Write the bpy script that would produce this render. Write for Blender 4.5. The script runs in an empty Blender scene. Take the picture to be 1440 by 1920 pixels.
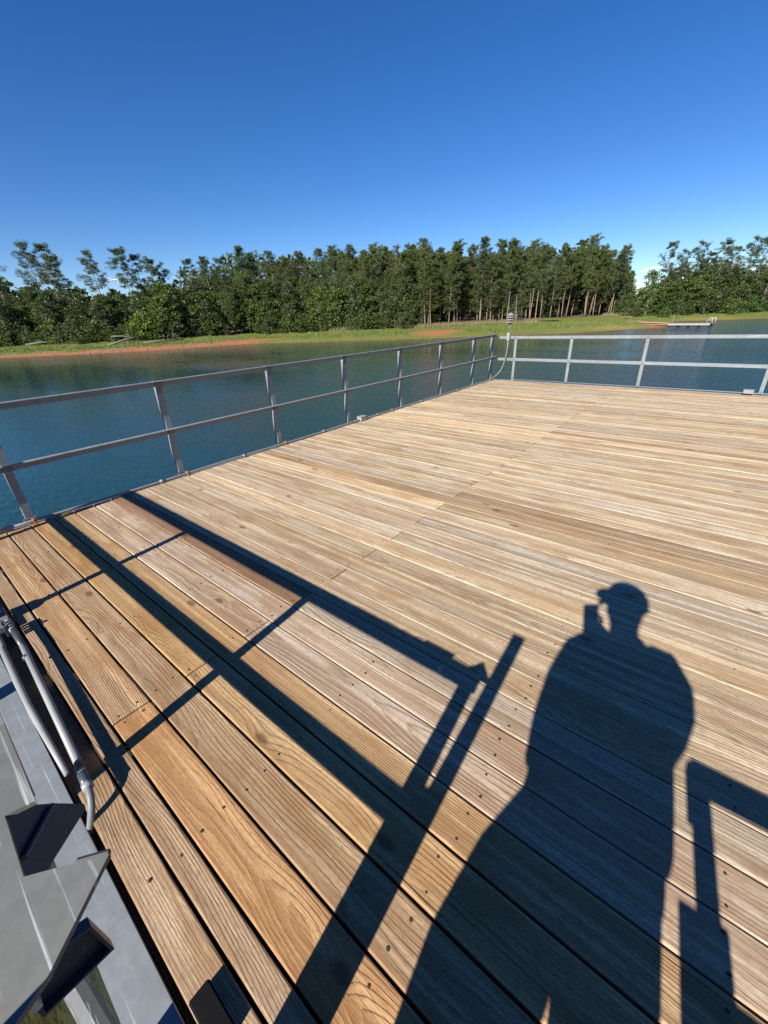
import bpy, math, random
import numpy as np
from mathutils import Vector, Matrix

random.seed(7)
rng = np.random.default_rng(11)
SC = bpy.context.scene
COL = SC.collection

# ------------------------------------------------------------------ camera
RT = np.array([0.77819021, 0.62670918, -0.04068917])
UP = np.array([-0.24613281, 0.36394811, 0.89830976])
FW = np.array([-0.57778771, 0.68904092, -0.43747454])
CAM = np.array([3.92111943, 0.13209942, 1.34])
FPX = 755.3475
cd = bpy.data.cameras.new('camera')
cam = bpy.data.objects.new('camera', cd)
COL.objects.link(cam)
cd.sensor_fit = 'HORIZONTAL'
cd.sensor_width = 36.0
cd.lens = FPX / 1440 * 36
cd.clip_start = 0.02
cd.clip_end = 9000
M = Matrix(((RT[0], UP[0], -FW[0], CAM[0]), (RT[1], UP[1], -FW[1], CAM[1]), (RT[2], UP[2], -FW[2], CAM[2]), (0, 0, 0, 1)))
cam.matrix_world = M
SC.camera = cam
SC.render.resolution_x, SC.render.resolution_y = 768, 1024

# ------------------------------------------------------------------ light
SUN_EL = math.radians(35.5)
SUN_AZ = math.radians(173.07)
wd = bpy.data.worlds.new('World')
SC.world = wd
wd.use_nodes = True
wn, wl = wd.node_tree.nodes, wd.node_tree.links
sky = wn.new('ShaderNodeTexSky')
sky.sky_type = 'NISHITA'
sky.sun_disc = False
sky.sun_elevation = SUN_EL
sky.sun_rotation = SUN_AZ
sky.altitude = 150
sky.air_density = 0.86
sky.dust_density = 0.0
sky.ozone_density = 4.5
hs = wn.new('ShaderNodeHueSaturation')
hs.inputs['Saturation'].default_value = 1.26
hs.inputs['Hue'].default_value = 0.510
wl.new(sky.outputs[0], hs.inputs['Color'])
wl.new(hs.outputs[0], wn['Background'].inputs['Color'])
wn['Background'].inputs['Strength'].default_value = 0.056
sd = bpy.data.lights.new('sun', 'SUN')
sd.energy = 5.0
sd.angle = math.radians(0.53)
sd.color = (1.0, 0.93, 0.82)
so = bpy.data.objects.new('sun', sd)
COL.objects.link(so)
SUNTRAVEL = Vector((-0.09818763, 0.80819601, -0.58067064))
so.rotation_euler = SUNTRAVEL.to_track_quat('-Z', 'Y').to_euler()
so.location = (0, -20, 30)
SC.view_settings.view_transform = 'Standard'
SC.view_settings.look = 'None'
SC.view_settings.exposure = 1.24
SC.view_settings.gamma = 1.0
SC.view_settings.use_curve_mapping = False
SC.cycles.use_denoising = False

WZ = -2.26       # lake level; the deck's top is z = 0
XJ = 2.452       # plank joint line
YFAR = 8.80


# ------------------------------------------------------------------ helpers
class MB:
    """collects faces of one mesh"""
    def __init__(s):
        s.v, s.f = [], []

    def add(s, v, f):
        b = len(s.v)
        s.v += [tuple(map(float, p)) for p in v]
        s.f += [tuple(b + i for i in q) for q in f]

    def box(s, x0, x1, y0, y1, z0, z1, bev=0.0):
        if bev <= 0:
            s.add([(x, y, z) for z in (z0, z1) for y in (y0, y1) for x in (x0, x1)],
                  [(0, 2, 3, 1), (4, 5, 7, 6), (0, 1, 5, 4), (2, 6, 7, 3), (0, 4, 6, 2), (1, 3, 7, 5)])
            return
        b = bev
        pts, idx = [], {}
        def P(i, j, k, a):
            x = (x0, x1)[i]; y = (y0, y1)[j]; z = (z0, z1)[k]
            sx, sy, sz = (1 - 2 * i) * b, (1 - 2 * j) * b, (1 - 2 * k) * b
            p = [(x, y + sy, z + sz), (x + sx, y, z + sz), (x + sx, y + sy, z)][a]
            key = (i, j, k, a)
            if key not in idx:
                idx[key] = len(pts); pts.append(p)
            return idx[key]
        F = []
        for i in (0, 1):
            q = [P(i, 0, 0, 0), P(i, 1, 0, 0), P(i, 1, 1, 0), P(i, 0, 1, 0)]; F.append(q if i else q[::-1])
            q = [P(0, i, 0, 1), P(0, i, 1, 1), P(1, i, 1, 1), P(1, i, 0, 1)]; F.append(q if i else q[::-1])
            q = [P(0, 0, i, 2), P(1, 0, i, 2), P(1, 1, i, 2), P(0, 1, i, 2)]; F.append(q if i else q[::-1])
        def orient(q):
            c = np.mean([pts[t] for t in q], 0) - np.array([(x0 + x1) / 2, (y0 + y1) / 2, (z0 + z1) / 2])
            n = np.cross(np.array(pts[q[1]]) - pts[q[0]], np.array(pts[q[2]]) - pts[q[0]])
            return q if n @ c > 0 else q[::-1]
        for i in (0, 1):
            for j in (0, 1):
                F.append([P(i, j, 0, 0), P(i, j, 1, 0), P(i, j, 1, 1), P(i, j, 0, 1)])
                F.append([P(i, 0, j, 0), P(i, 1, j, 0), P(i, 1, j, 2), P(i, 0, j, 2)])
                F.append([P(0, i, j, 1), P(1, i, j, 1), P(1, i, j, 2), P(0, i, j, 2)])
                for k in (0, 1):
                    F.append([P(i, j, k, 0), P(i, j, k, 1), P(i, j, k, 2)])
        s.add(pts, [orient(q) for q in F])

    def prism(s, poly, axis, a0, a1):
        """polygon (2-D, the two axes left over in order) extruded along axis"""
        n = len(poly)
        def mk(p, a):
            q = list(p); q.insert(axis, a); return q
        v = [mk(p, a0) for p in poly] + [mk(p, a1) for p in poly]
        f = [tuple(range(n))[::-1], tuple(range(n, 2 * n))] + [(i, (i + 1) % n, n + (i + 1) % n, n + i) for i in range(n)]
        s.add(v, f)

    def tube(s, pts, rad, n=10, cap=True):
        pts = [np.array(p, float) for p in pts]
        rad = [rad] * len(pts) if np.isscalar(rad) else rad
        b = len(s.v)
        prev = None
        for i, p in enumerate(pts):
            t = pts[min(i + 1, len(pts) - 1)] - pts[max(i - 1, 0)]
            t /= np.linalg.norm(t) + 1e-12
            if prev is None:
                a = np.cross(t, (0, 0, 1.0) if abs(t[2]) < .9 else (1.0, 0, 0))
            else:
                a = prev - t * (prev @ t)
            a /= np.linalg.norm(a); prev = a
            c = np.cross(t, a)
            for k in range(n):
                w = 2 * math.pi * k / n
                s.v.append(tuple(p + rad[i] * (math.cos(w) * a + math.sin(w) * c)))
        for i in range(len(pts) - 1):
            for k in range(n):
                s.f.append((b + i * n + k, b + i * n + (k + 1) % n, b + (i + 1) * n + (k + 1) % n, b + (i + 1) * n + k))
        if cap:
            s.f.append(tuple(b + k for k in range(n))[::-1])
            s.f.append(tuple(b + (len(pts) - 1) * n + k for k in range(n)))

    def angle(s, axis, a0, a1, p, q, lp, lq, t=0.006):
        """L-section with its corner at (p, q), legs of signed length lp, lq"""
        tp, tq = math.copysign(t, lp), math.copysign(t, lq)
        s.prism([(p, q), (p + lp, q), (p + lp, q + tq), (p + tp, q + tq), (p + tp, q + lq), (p, q + lq)], axis, a0, a1)

    def mesh(s, name):
        me = bpy.data.meshes.new(name)
        me.from_pydata(s.v, [], s.f)
        me.update()
        import bmesh
        bm = bmesh.new(); bm.from_mesh(me)
        bmesh.ops.recalc_face_normals(bm, faces=bm.faces)
        bm.to_mesh(me); bm.free()
        return me

    def build(s, name, mat, parent=None, smooth=False):
        me = s.mesh(name)
        return link(name, me, mat, parent, smooth)


def link(name, me, mat=None, parent=None, smooth=False):
    if mat is not None and not me.materials:
        me.materials.append(mat)
    if smooth:
        me.polygons.foreach_set('use_smooth', [True] * len(me.polygons))
    o = bpy.data.objects.new(name, me)
    COL.objects.link(o)
    if parent is not None:
        o.parent = parent
        o.location = o.location - parent.location if False else o.location
        o.matrix_parent_inverse = Matrix.Translation(-Vector(parent.location))
    return o


def tag(o, label=None, cat=None, group=None, kind=None):
    if label: o['label'] = label
    if cat: o['category'] = cat
    if group: o['group'] = group
    if kind: o['kind'] = kind
    return o


def empty(name, loc=(0, 0, 0)):
    o = bpy.data.objects.new(name, None)
    o.empty_display_size = 0.2
    o.location = loc
    COL.objects.link(o)
    return o


def ray(px, py):
    return RT * (px - 720) / FPX - UP * (py - 960) / FPX + FW


def on_z(px, py, z):
    v = ray(px, py)
    return CAM + v * (z - CAM[2]) / v[2]


class NT:
    """tiny node-tree writer"""
    def __init__(s, name):
        s.m = bpy.data.materials.new(name)
        s.m.use_nodes = True
        s.n = s.m.node_tree.nodes
        s.l = s.m.node_tree.links
        s.bsdf = s.n['Principled BSDF']
        s.out = s.n['Material Output']

    def add(s, typ, **kw):
        x = s.n.new(typ)
        for k, v in kw.items():
            setattr(x, k, v)
        return x

    def put(s, sock, v):
        if hasattr(v, 'is_output') or isinstance(v, bpy.types.NodeSocket):
            s.l.new(v, sock)
        elif v is not None:
            if hasattr(sock.default_value, '__len__') and not hasattr(v, '__len__'):
                v = [v] * len(sock.default_value)
            if hasattr(v, '__len__') and len(v) == 3 and len(sock.default_value) == 4:
                v = (*v, 1)
            sock.default_value = v

    def math(s, op, a, b=None, c=None, clamp=False):
        x = s.add('ShaderNodeMath', operation=op, use_clamp=clamp)
        for i, v in enumerate((a, b, c)):
            if v is not None: s.put(x.inputs[i], v)
        return x.outputs[0]

    def vmul(s, v, k):
        x = s.add('ShaderNodeVectorMath', operation='MULTIPLY')
        s.put(x.inputs[0], v); s.put(x.inputs[1], k)
        return x.outputs[0]

    def vadd(s, v, k):
        x = s.add('ShaderNodeVectorMath', operation='ADD')
        s.put(x.inputs[0], v); s.put(x.inputs[1], k)
        return x.outputs[0]

    def noise(s, vec=None, scale=5.0, detail=2.0, rough=0.5, dim='3D', w=None, col=False):
        x = s.add('ShaderNodeTexNoise', noise_dimensions=dim)
        if vec is not None: s.put(x.inputs['Vector'], vec)
        if w is not None: s.put(x.inputs['W'], w)
        x.inputs['Scale'].default_value = scale
        x.inputs['Detail'].default_value = detail
        x.inputs['Roughness'].default_value = rough
        return x.outputs['Color'] if col else x.outputs['Fac']

    def ramp(s, fac, stops, interp='LINEAR'):
        x = s.add('ShaderNodeValToRGB')
        x.color_ramp.interpolation = interp
        e = x.color_ramp.elements
        while len(e) < len(stops): e.new(0.5)
        for i, (p, c) in enumerate(stops):
            e[i].position = p
            e[i].color = (c, c, c, 1) if np.isscalar(c) else (*c, 1)
        s.put(x.inputs[0], fac)
        return x.outputs[0]

    def mix(s, fac, a, b, mode='MIX'):
        x = s.add('ShaderNodeMix', data_type='RGBA', blend_type=mode)
        s.put(x.inputs[0], fac); s.put(x.inputs[6], a); s.put(x.inputs[7], b)
        return x.outputs[2]

    def maprange(s, v, a, b, c, d):
        x = s.add('ShaderNodeMapRange')
        s.put(x.inputs[0], v)
        for i, q in enumerate((a, b, c, d)): s.put(x.inputs[1 + i], q)
        return x.outputs[0]

    def bump(s, h, strength=0.5, dist=0.01):
        x = s.add('ShaderNodeBump')
        x.inputs['Strength'].default_value = strength
        x.inputs['Distance'].default_value = dist
        s.put(x.inputs['Height'], h)
        s.l.new(x.outputs[0], s.bsdf.inputs['Normal'])
        return x

    def set(s, **kw):
        for k, v in kw.items():
            s.put(s.bsdf.inputs[k.replace('_', ' ')], v)
        return s.m


# ------------------------------------------------------------------ materials
def mat_wood():
    t = NT('weathered_pine')
    tc = t.add('ShaderNodeTexCoord').outputs['Object']
    oi = t.add('ShaderNodeObjectInfo')
    rnd = oi.outputs['Random']
    def white(k):
        x = t.add('ShaderNodeTexWhiteNoise', noise_dimensions='1D')
        t.put(x.inputs['W'], t.math('MULTIPLY', rnd, 91.7 + k * 17.3))
        return x.outputs['Color']
    def split(v):
        x = t.add('ShaderNodeSeparateXYZ'); t.put(x.inputs[0], v); return x.outputs
    r = split(white(0)); q = split(white(1)); u = split(white(2))
    xyz = split(tc)
    comb = t.add('ShaderNodeCombineXYZ')
    t.put(comb.inputs[0], t.math('MULTIPLY_ADD', r[0], 60.0, xyz[0]))
    t.put(comb.inputs[1], t.math('MULTIPLY_ADD', r[1], 7.0, xyz[1]))
    t.put(comb.inputs[2], xyz[2])
    P = comb.outputs[0]
    X = t.math('MULTIPLY_ADD', r[0], 60.0, xyz[0])
    # the log the plank was sawn from: axis offset, wandering along the length
    w1 = t.math('SUBTRACT', t.noise(dim='1D', w=X, scale=0.55, detail=1), 0.5)
    w2 = t.math('SUBTRACT', t.noise(dim='1D', w=t.math('ADD', X, 31.0), scale=0.8, detail=2), 0.5)
    yc = t.math('MULTIPLY_ADD', t.math('SUBTRACT', q[0], 0.5), 0.20, t.math('MULTIPLY', w1, 0.10))
    zc = t.math('MULTIPLY_ADD', q[1], -0.075, t.math('MULTIPLY_ADD', w2, 0.09, -0.010))
    dy = t.math('SUBTRACT', xyz[1], yc)
    dz = t.math('SUBTRACT', xyz[2], zc)
    d = t.math('SQRT', t.math('ADD', t.math('MULTIPLY', dy, dy), t.math('MULTIPLY', dz, dz)))
    wob = t.math('SUBTRACT', t.noise(t.vmul(P, (1.0, 8.0, 8.0)), scale=1.0, detail=2), 0.5)
    d = t.math('MULTIPLY_ADD', wob, 0.034, d)
    wob2 = t.math('SUBTRACT', t.noise(t.vmul(P, (4.5, 34.0, 34.0)), scale=1.0, detail=3, rough=0.6), 0.5)
    d = t.math('MULTIPLY_ADD', wob2, 0.0085, d)
    # knots swirl the grain
    vo = t.add('ShaderNodeTexVoronoi', voronoi_dimensions='2D')
    t.put(vo.inputs['Vector'], t.vmul(P, (1.0, 2.2, 0.0)))
    vo.inputs['Scale'].default_value = 1.0
    kd = vo.outputs['Distance']
    knot = t.maprange(kd, 0.0, 0.20, 1.0, 0.0)
    knot2 = t.math('MULTIPLY', knot, knot)
    d = t.math('MULTIPLY_ADD', knot2, 0.030, d)
    sp = t.math('MULTIPLY_ADD', q[2], 75.0, 75.0)
    ring = t.math('FRACT', t.math('MULTIPLY', d, sp))
    late = t.ramp(ring, [(0.0, 0.10), (0.12, 0.0), (0.42, 0.16), (0.68, 0.62), (0.84, 1.0), (0.94, 0.82), (1.0, 0.10)])
    pat3 = t.noise(t.vmul(P, (0.9, 8.0, 8.0)), scale=1.0, detail=3, rough=0.6)
    lmod = t.math('MULTIPLY', t.maprange(pat3, 0.36, 0.60, 0.22, 1.05), t.math('MULTIPLY_ADD', u[2], 0.5, 0.65), clamp=True)
    spk = t.noise(t.vmul(P, (45.0, 190.0, 190.0)), scale=1.0, detail=2, rough=0.7)
    fib = t.noise(t.vmul(P, (5.0, 330.0, 330.0)), scale=1.0, detail=3, rough=0.65)
    fib2 = t.noise(t.vmul(P, (1.2, 62.0, 62.0)), scale=1.0, detail=4, rough=0.65)
    strk = t.noise(t.vmul(P, (0.55, 30.0, 30.0)), scale=1.0, detail=3, rough=0.6)
    pat = t.noise(t.vmul(P, (1.3, 9.0, 9.0)), scale=1.0, detail=3, rough=0.6)
    pat2 = t.noise(t.vmul(P, (0.7, 3.0, 3.0)), scale=1.0, detail=4, rough=0.55)
    # colours: fresh, sawn, silver
    early = t.mix(u[0], (0.3100, 0.2077, 0.1147), (0.3596, 0.2728, 0.1798))
    latec = t.mix(u[0], (0.0920, 0.0500, 0.0230), (0.1420, 0.0880, 0.0500))
    gf = t.math('MULTIPLY', late, lmod, clamp=True)
    c = t.mix(gf, early, latec)
    grey = t.mix(late, (0.3224, 0.2790, 0.2294), (0.1643, 0.1333, 0.1023))
    gfac = t.maprange(t.math('ADD', pat2, t.math('MULTIPLY', u[1], 0.30)), 0.52, 0.76, 0.0, 0.90)
    c = t.mix(gfac, c, grey)
    # honey stain patches and dark weather stains
    hon = t.maprange(t.noise(t.vmul(P, (0.6820, 3.7200, 3.7200)), scale=1.3, detail=3), 0.56, 0.72, 0.0, 0.55)
    c = t.mix(hon, c, (0.3472, 0.2046, 0.0744), 'MULTIPLY') if False else t.mix(t.math('MULTIPLY', hon, 0.6), c, (0.2604, 0.1550, 0.0589))
    dk = t.maprange(t.noise(t.vmul(P, (0.9, 13.0, 13.0)), scale=1.0, detail=4, rough=0.6), 0.52, 0.63, 0.0, 0.6)
    c = t.mix(dk, c, (0.0930, 0.0558, 0.0298))
    c = t.mix(t.maprange(fib2, 0.30, 0.72, 0.50, 0.0), c, (0.1240, 0.0775, 0.0434))
    c = t.mix(t.maprange(fib, 0.35, 0.75, 0.0, 0.40), c, (0.4092, 0.3348, 0.2418))
    c = t.mix(t.maprange(strk, 0.44, 0.64, 0.0, 0.62), c, (0.175, 0.108, 0.058))
    c = t.mix(t.maprange(strk, 0.46, 0.32, 0.0, 0.55), c, (0.420, 0.335, 0.235))
    c = t.mix(t.maprange(spk, 0.48, 0.66, 0.0, 0.50), c, (0.120, 0.078, 0.045))
    blot = t.maprange(t.noise(t.vmul(P, (2.2, 7.0, 7.0)), scale=1.0, detail=5, rough=0.65), 0.50, 0.61, 0.0, 0.62)
    c = t.mix(blot, c, (0.165, 0.098, 0.048))
    kn = t.maprange(kd, 0.020, 0.045, 0.75, 0.0)
    c = t.mix(kn, c, (0.0651, 0.0322, 0.0136))
    # drying checks
    ck = t.noise(t.vmul(P, (1.1, 120.0, 0.0)), scale=1.0, detail=2, rough=0.5)
    ckm = t.noise(t.vmul(P, (0.5580, 5.5800, 0.0000)), scale=1.0, detail=1)
    crack = t.math('MULTIPLY', t.maprange(ck, 0.665, 0.71, 0.0, 1.0), t.maprange(ckm, 0.52, 0.60, 0.0, 1.0))
    c = t.mix(t.math('MULTIPLY', crack, 0.85), c, (0.0186, 0.0118, 0.0068))
    # bleached, rounded arrises
    ay = t.math('ABSOLUTE', xyz[1])
    edge = t.math('MULTIPLY', t.maprange(ay, 0.0610, 0.0670, 0.0, 0.35), t.maprange(fib2, 0.35, 0.6, 0.2, 1.0))
    c = t.mix(edge, c, (0.3720, 0.3100, 0.2387))
    c = t.mix(1.0, c, oi.outputs['Color'], 'MULTIPLY')
    h = t.math('ADD', t.math('MULTIPLY', t.math('MULTIPLY', late, lmod), 1.0), t.math('ADD', t.math('MULTIPLY', fib, 0.7), t.math('MULTIPLY', crack, -2.5)))
    t.bump(h, 0.85, 0.0018)
    return t.set(Base_Color=c, Roughness=t.math('MULTIPLY_ADD', pat, 0.15, 0.62), Specular_IOR_Level=0.35)


def mat_galv(name, base, rough=0.42, metal=0.75):
    t = NT(name)
    p = t.add('ShaderNodeTexCoord').outputs['Object']
    vo = t.add('ShaderNodeTexVoronoi'); t.put(vo.inputs['Vector'], p); vo.inputs['Scale'].default_value = 70
    n = t.noise(p, 6.0, 4, 0.6)
    n2 = t.noise(t.vmul(p, (40, 40, 40)), 1.0, 3)
    sc = t.noise(t.vmul(p, (3, 160, 160)), 1.0, 2)
    c = t.mix(t.math('MULTIPLY_ADD', n, 0.7, t.math('MULTIPLY', vo.outputs['Color'], 0.12)), tuple(k * 0.72 for k in base), tuple(min(1, k * 1.2) for k in base))
    n4 = t.noise(p, 55.0, 4, 0.7)
    c = t.mix(t.maprange(n4, 0.42, 0.66, 0.35, 0.0), c, tuple(k * 0.55 for k in base))
    st = t.noise(t.vmul(p, (2.0, 9.0, 9.0)), 1.0, 5, 0.65)
    c = t.mix(t.maprange(st, 0.54, 0.68, 0.0, 0.45), c, (0.115, 0.105, 0.090))
    c = t.mix(t.maprange(sc, 0.64, 0.72, 0.0, 0.6), c, (0.5, 0.52, 0.53))
    c = t.mix(t.maprange(n2, 0.66, 0.74, 0.0, 0.5), c, (0.13, 0.11, 0.10))
    t.bump(n2, 0.12, 0.002)
    return t.set(Base_Color=c, Metallic=metal, Roughness=t.math('MULTIPLY_ADD', n, 0.25, rough - 0.1))


def mat_plain(name, col, rough=0.6, metal=0.0, var=0.12, scale=12, bump=0.0):
    t = NT(name)
    p = t.add('ShaderNodeTexCoord').outputs['Object']
    n = t.noise(p, scale, 4, 0.6)
    c = t.mix(n, tuple(k * (1 - var) for k in col), tuple(min(1, k * (1 + var)) for k in col))
    if bump: t.bump(n, bump, 0.01)
    return t.set(Base_Color=c, Roughness=rough, Metallic=metal)


def mat_pvc(name, col):
    t = NT(name)
    p = t.add('ShaderNodeTexCoord').outputs['Object']
    n = t.noise(p, 9.0, 5, 0.65)
    n2 = t.noise(t.vmul(p, (2, 60, 60)), 1.0, 3)
    c = t.mix(t.maprange(n, 0.45, 0.75, 0.0, 0.45), col, tuple(k * 0.62 for k in col))
    c = t.mix(t.maprange(n2, 0.62, 0.7, 0.0, 0.4), c, (0.25, 0.20, 0.15))
    return t.set(Base_Color=c, Roughness=0.45)


def mat_leaf(name, col, vary=0.35, trans=0.25):
    t = NT(name)
    oi = t.add('ShaderNodeObjectInfo')
    g = t.add('ShaderNodeNewGeometry')
    p = t.add('ShaderNodeTexCoord').outputs['Object']
    n = t.noise(p, 0.55, 3, 0.6)
    ri = g.outputs['Random Per Island']
    v = t.math('ADD', t.math('MULTIPLY', n, 0.5), t.math('MULTIPLY', ri, 0.5))
    c = t.mix(v, tuple(k * (1 - vary) for k in col), tuple(k * (1 + vary) for k in col))
    c = t.mix(1.0, c, oi.outputs['Color'], 'MULTIPLY')
    t.set(Base_Color=c, Roughness=0.5, Specular_IOR_Level=0.35)
    tr = t.add('ShaderNodeBsdfTranslucent')
    t.put(tr.inputs['Color'], t.mix(1.0, c, (1.25, 1.35, 0.6), 'MULTIPLY'))
    mx = t.add('ShaderNodeMixShader')
    mx.inputs[0].default_value = trans
    t.l.new(t.bsdf.outputs[0], mx.inputs[1]); t.l.new(tr.outputs[0], mx.inputs[2])
    t.l.new(mx.outputs[0], t.out.inputs['Surface'])
    return t.m


def mat_bark(name, col):
    t = NT(name)
    p = t.add('ShaderNodeTexCoord').outputs['Object']
    n = t.noise(t.vmul(p, (9, 9, 1.6)), 1.0, 4, 0.65)
    n2 = t.noise(p, 0.5, 2)
    c = t.mix(n, tuple(k * 0.45 for k in col), tuple(k * 1.35 for k in col))
    c = t.mix(t.math('MULTIPLY', n2, 0.5), c, tuple(k * 0.8 for k in (col[0], col[1], col[2])))
    t.bump(n, 0.6, 0.05)
    return t.set(Base_Color=c, Roughness=0.9)


def mat_water():
    t = NT('lake_water')
    p = t.add('ShaderNodeTexCoord').outputs['Object']
    def rot(v, a, k):
        x = t.add('ShaderNodeMapping'); x.inputs['Rotation'].default_value = (0, 0, a); x.inputs['Scale'].default_value = k
        t.put(x.inputs['Vector'], v); return x.outputs[0]
    big = t.noise(rot(p, 0.55, (0.35, 1.1, 1)), 1.0, 2, 0.5)
    mid = t.noise(rot(p, 0.75, (2.2, 6.5, 1)), 1.0, 3, 0.55)
    fine = t.noise(rot(p, 0.35, (9.0, 20.0, 1)), 1.0, 3, 0.6)
    gust = t.noise(rot(p, 0.9, (0.03, 0.06, 1)), 1.0, 3, 0.55)
    amp = t.maprange(gust, 0.36, 0.62, 0.40, 1.65)
    h = t.math('ADD', t.math('MULTIPLY', mid, 0.085), t.math('ADD', t.math('MULTIPLY', fine, 0.022), t.math('MULTIPLY', big, 0.09)))
    wx = t.add('ShaderNodeSeparateXYZ'); t.put(wx.inputs[0], p)
    bx = t.math('ADD', wx.outputs[0], t.math('MULTIPLY', gust, 20.0))
    breeze = t.ramp(t.maprange(bx, -45.0, 25.0, 0.0, 1.0), [(0.0, 0.20), (0.50, 0.32), (0.70, 0.62), (1.0, 1.5)])
    h = t.math('MULTIPLY', t.math('MULTIPLY', h, amp), breeze)
    x = t.bump(h, 1.0, 1.0)
    c = t.mix(t.noise(rot(p, 0.2, (0.05, 0.09, 1)), 1.0, 3), (0.007, 0.028, 0.030), (0.010, 0.037, 0.041))
    c = t.mix(t.maprange(bx, 0.0, 18.0, 0.0, 0.85), c, (0.005, 0.034, 0.066))
    c = t.mix(t.maprange(wx.outputs[1], 0.6, -0.6, 0.0, 1.0), c, (0.030, 0.029, 0.009))
    return t.set(Base_Color=c, Roughness=0.07, IOR=1.33, Specular_IOR_Level=0.5)


def mat_ground():
    t = NT('shore_ground')
    p = t.add('ShaderNodeTexCoord').outputs['Object']
    a = t.add('ShaderNodeAttribute'); a.attribute_name = 'cover'
    s = t.add('ShaderNodeSeparateColor'); t.put(s.inputs[0], a.outputs['Color'])
    clay, wood, dry = s.outputs[0], s.outputs[1], s.outputs[2]
    n = t.noise(p, 0.35, 5, 0.6)
    n2 = t.noise(p, 2.2, 4, 0.65)
    n3 = t.noise(t.vmul(p, (1, 1, 1)), 7.0, 3, 0.7)
    g = t.mix(n, (0.060, 0.088, 0.018), (0.130, 0.140, 0.036))
    g = t.mix(t.maprange(n2, 0.45, 0.7, 0.0, 0.7), g, (0.055, 0.085, 0.020))
    g = t.mix(t.maprange(n3, 0.5, 0.75, 0.0, 0.5), g, (0.23, 0.21, 0.075))
    g = t.mix(t.math('MULTIPLY', dry, t.maprange(n2, 0.35, 0.62, 0.15, 1.0)), g, (0.235, 0.185, 0.075))
    cl = t.mix(n2, (0.190, 0.066, 0.027), (0.235, 0.108, 0.052))
    cl = t.mix(t.math('MULTIPLY', a.outputs['Alpha'], 0.8), cl, (0.060, 0.038, 0.024))
    cl = t.mix(t.maprange(n3, 0.45, 0.7, 0.0, 0.5), cl, (0.30, 0.20, 0.115))
    cf = t.maprange(t.math('ADD', clay, t.math('MULTIPLY', t.math('SUBTRACT', n2, 0.5), 1.5)), 0.42, 0.56, 0.0, 1.0)
    c = t.mix(cf, g, cl)
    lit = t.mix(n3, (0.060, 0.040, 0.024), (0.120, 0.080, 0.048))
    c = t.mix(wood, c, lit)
    t.bump(t.math('ADD', n2, n3), 0.5, 0.12)
    return t.set(Base_Color=c, Roughness=0.95, Specular_IOR_Level=0.1)


W_WOOD = mat_wood()
GALV = mat_galv('galvanised_steel', (0.182, 0.206, 0.226), 0.5, 0.12)
GALVD = mat_galv('galvanised_steel_dull', (0.135, 0.142, 0.150), 0.5, 0.15)
SHDST = mat_plain('shade_dark_steel', (0.030, 0.031, 0.033), 0.5, 0.0, 0.25, 14)  # near-black colour painting in the shade of the rail end's unlit tab
PVC = mat_pvc('white_pvc', (0.215, 0.220, 0.225))
CONDUIT = mat_pvc('grey_conduit', (0.145, 0.152, 0.158))
RUBBER = mat_plain('grey_flex_conduit', (0.11, 0.12, 0.13), 0.55)
COUPL = mat_plain('dark_coupling', (0.035, 0.045, 0.06), 0.4)
RUST = mat_plain('rusty_strap', (0.23, 0.085, 0.035), 0.85, 0, 0.4, 60)
BARK = mat_bark('pine_bark', (0.175, 0.135, 0.100))
BARKG = mat_bark('grey_bark', (0.200, 0.178, 0.150))
DRIFT = mat_bark('driftwood_bark', (0.120, 0.105, 0.090))
NAIL = mat_plain('rusty_screw', (0.035, 0.024, 0.018), 0.7, 0.3)
LF_PINE = mat_leaf('pine_needles', (0.066, 0.092, 0.027))
LF_PINE2 = mat_leaf('pine_needles_dark', (0.050, 0.073, 0.030))
LF_BROAD = mat_leaf('broad_leaves', (0.064, 0.102, 0.023), 0.4, 0.32)
LF_SHRUB = mat_leaf('shrub_leaves', (0.052, 0.074, 0.024), 0.4, 0.25)
LF_DEAD = mat_leaf('brown_needles', (0.130, 0.075, 0.036), 0.35, 0.2)
DRY = mat_leaf('dry_grass_blades', (0.22, 0.185, 0.105), 0.3, 0.3)

# ------------------------------------------------------------------ lake and shore
SHORE = np.array([(-300, -190), (-215, -110), (-150, -52), (-112, -14), (-94.3, 9.6), (-86.6, 14.9), (-80.7, 19.8), (-74.7, 24.6), (-69.3, 32.3),
                  (-65.4, 42.6), (-61.5, 48.2), (-52.2, 51.9), (-43.4, 55.9), (-35.2, 59.5), (-28.2, 64.3), (-23.9, 66.6),
                  (-16.0, 72.4), (-10.0, 80.2), (-6.9, 84.6), (-4.7, 88.9), (-6.3, 91.6), (-10.5, 94.0), (-15.5, 97.0), (-19.5, 100.5),
                  (-17.0, 103.6), (-13.6, 104.8), (-9.6, 110.6), (-4.2, 112.7), (1.0, 114.6), (7.6, 118.2), (18, 124), (40, 136), (90, 150), (170, 170), (320, 190)], float)
LAND = np.vstack([SHORE, [(320, 600), (-500, 600), (-500, -190)]])


def sdist(pts):
    """signed distance to the shoreline, positive on land"""
    pts = np.asarray(pts, float)
    d = np.full(len(pts), 1e9)
    for a, b in zip(SHORE[:-1], SHORE[1:]):
        ab = b - a
        t = np.clip(((pts - a) @ ab) / (ab @ ab), 0, 1)
        d = np.minimum(d, np.hypot(*(pts - a - t[:, None] * ab).T))
    ins = np.zeros(len(pts), bool)
    n = len(LAND)
    for i in range(n):
        x0, y0 = LAND[i]; x1, y1 = LAND[(i + 1) % n]
        c = ((y0 > pts[:, 1]) != (y1 > pts[:, 1]))
        with np.errstate(divide='ignore', invalid='ignore'):
            xi = (x1 - x0) * (pts[:, 1] - y0) / (y1 - y0 + 1e-12) + x0
        ins ^= c & (pts[:, 0] < xi)
    return np.where(ins, d, -d)


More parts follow.
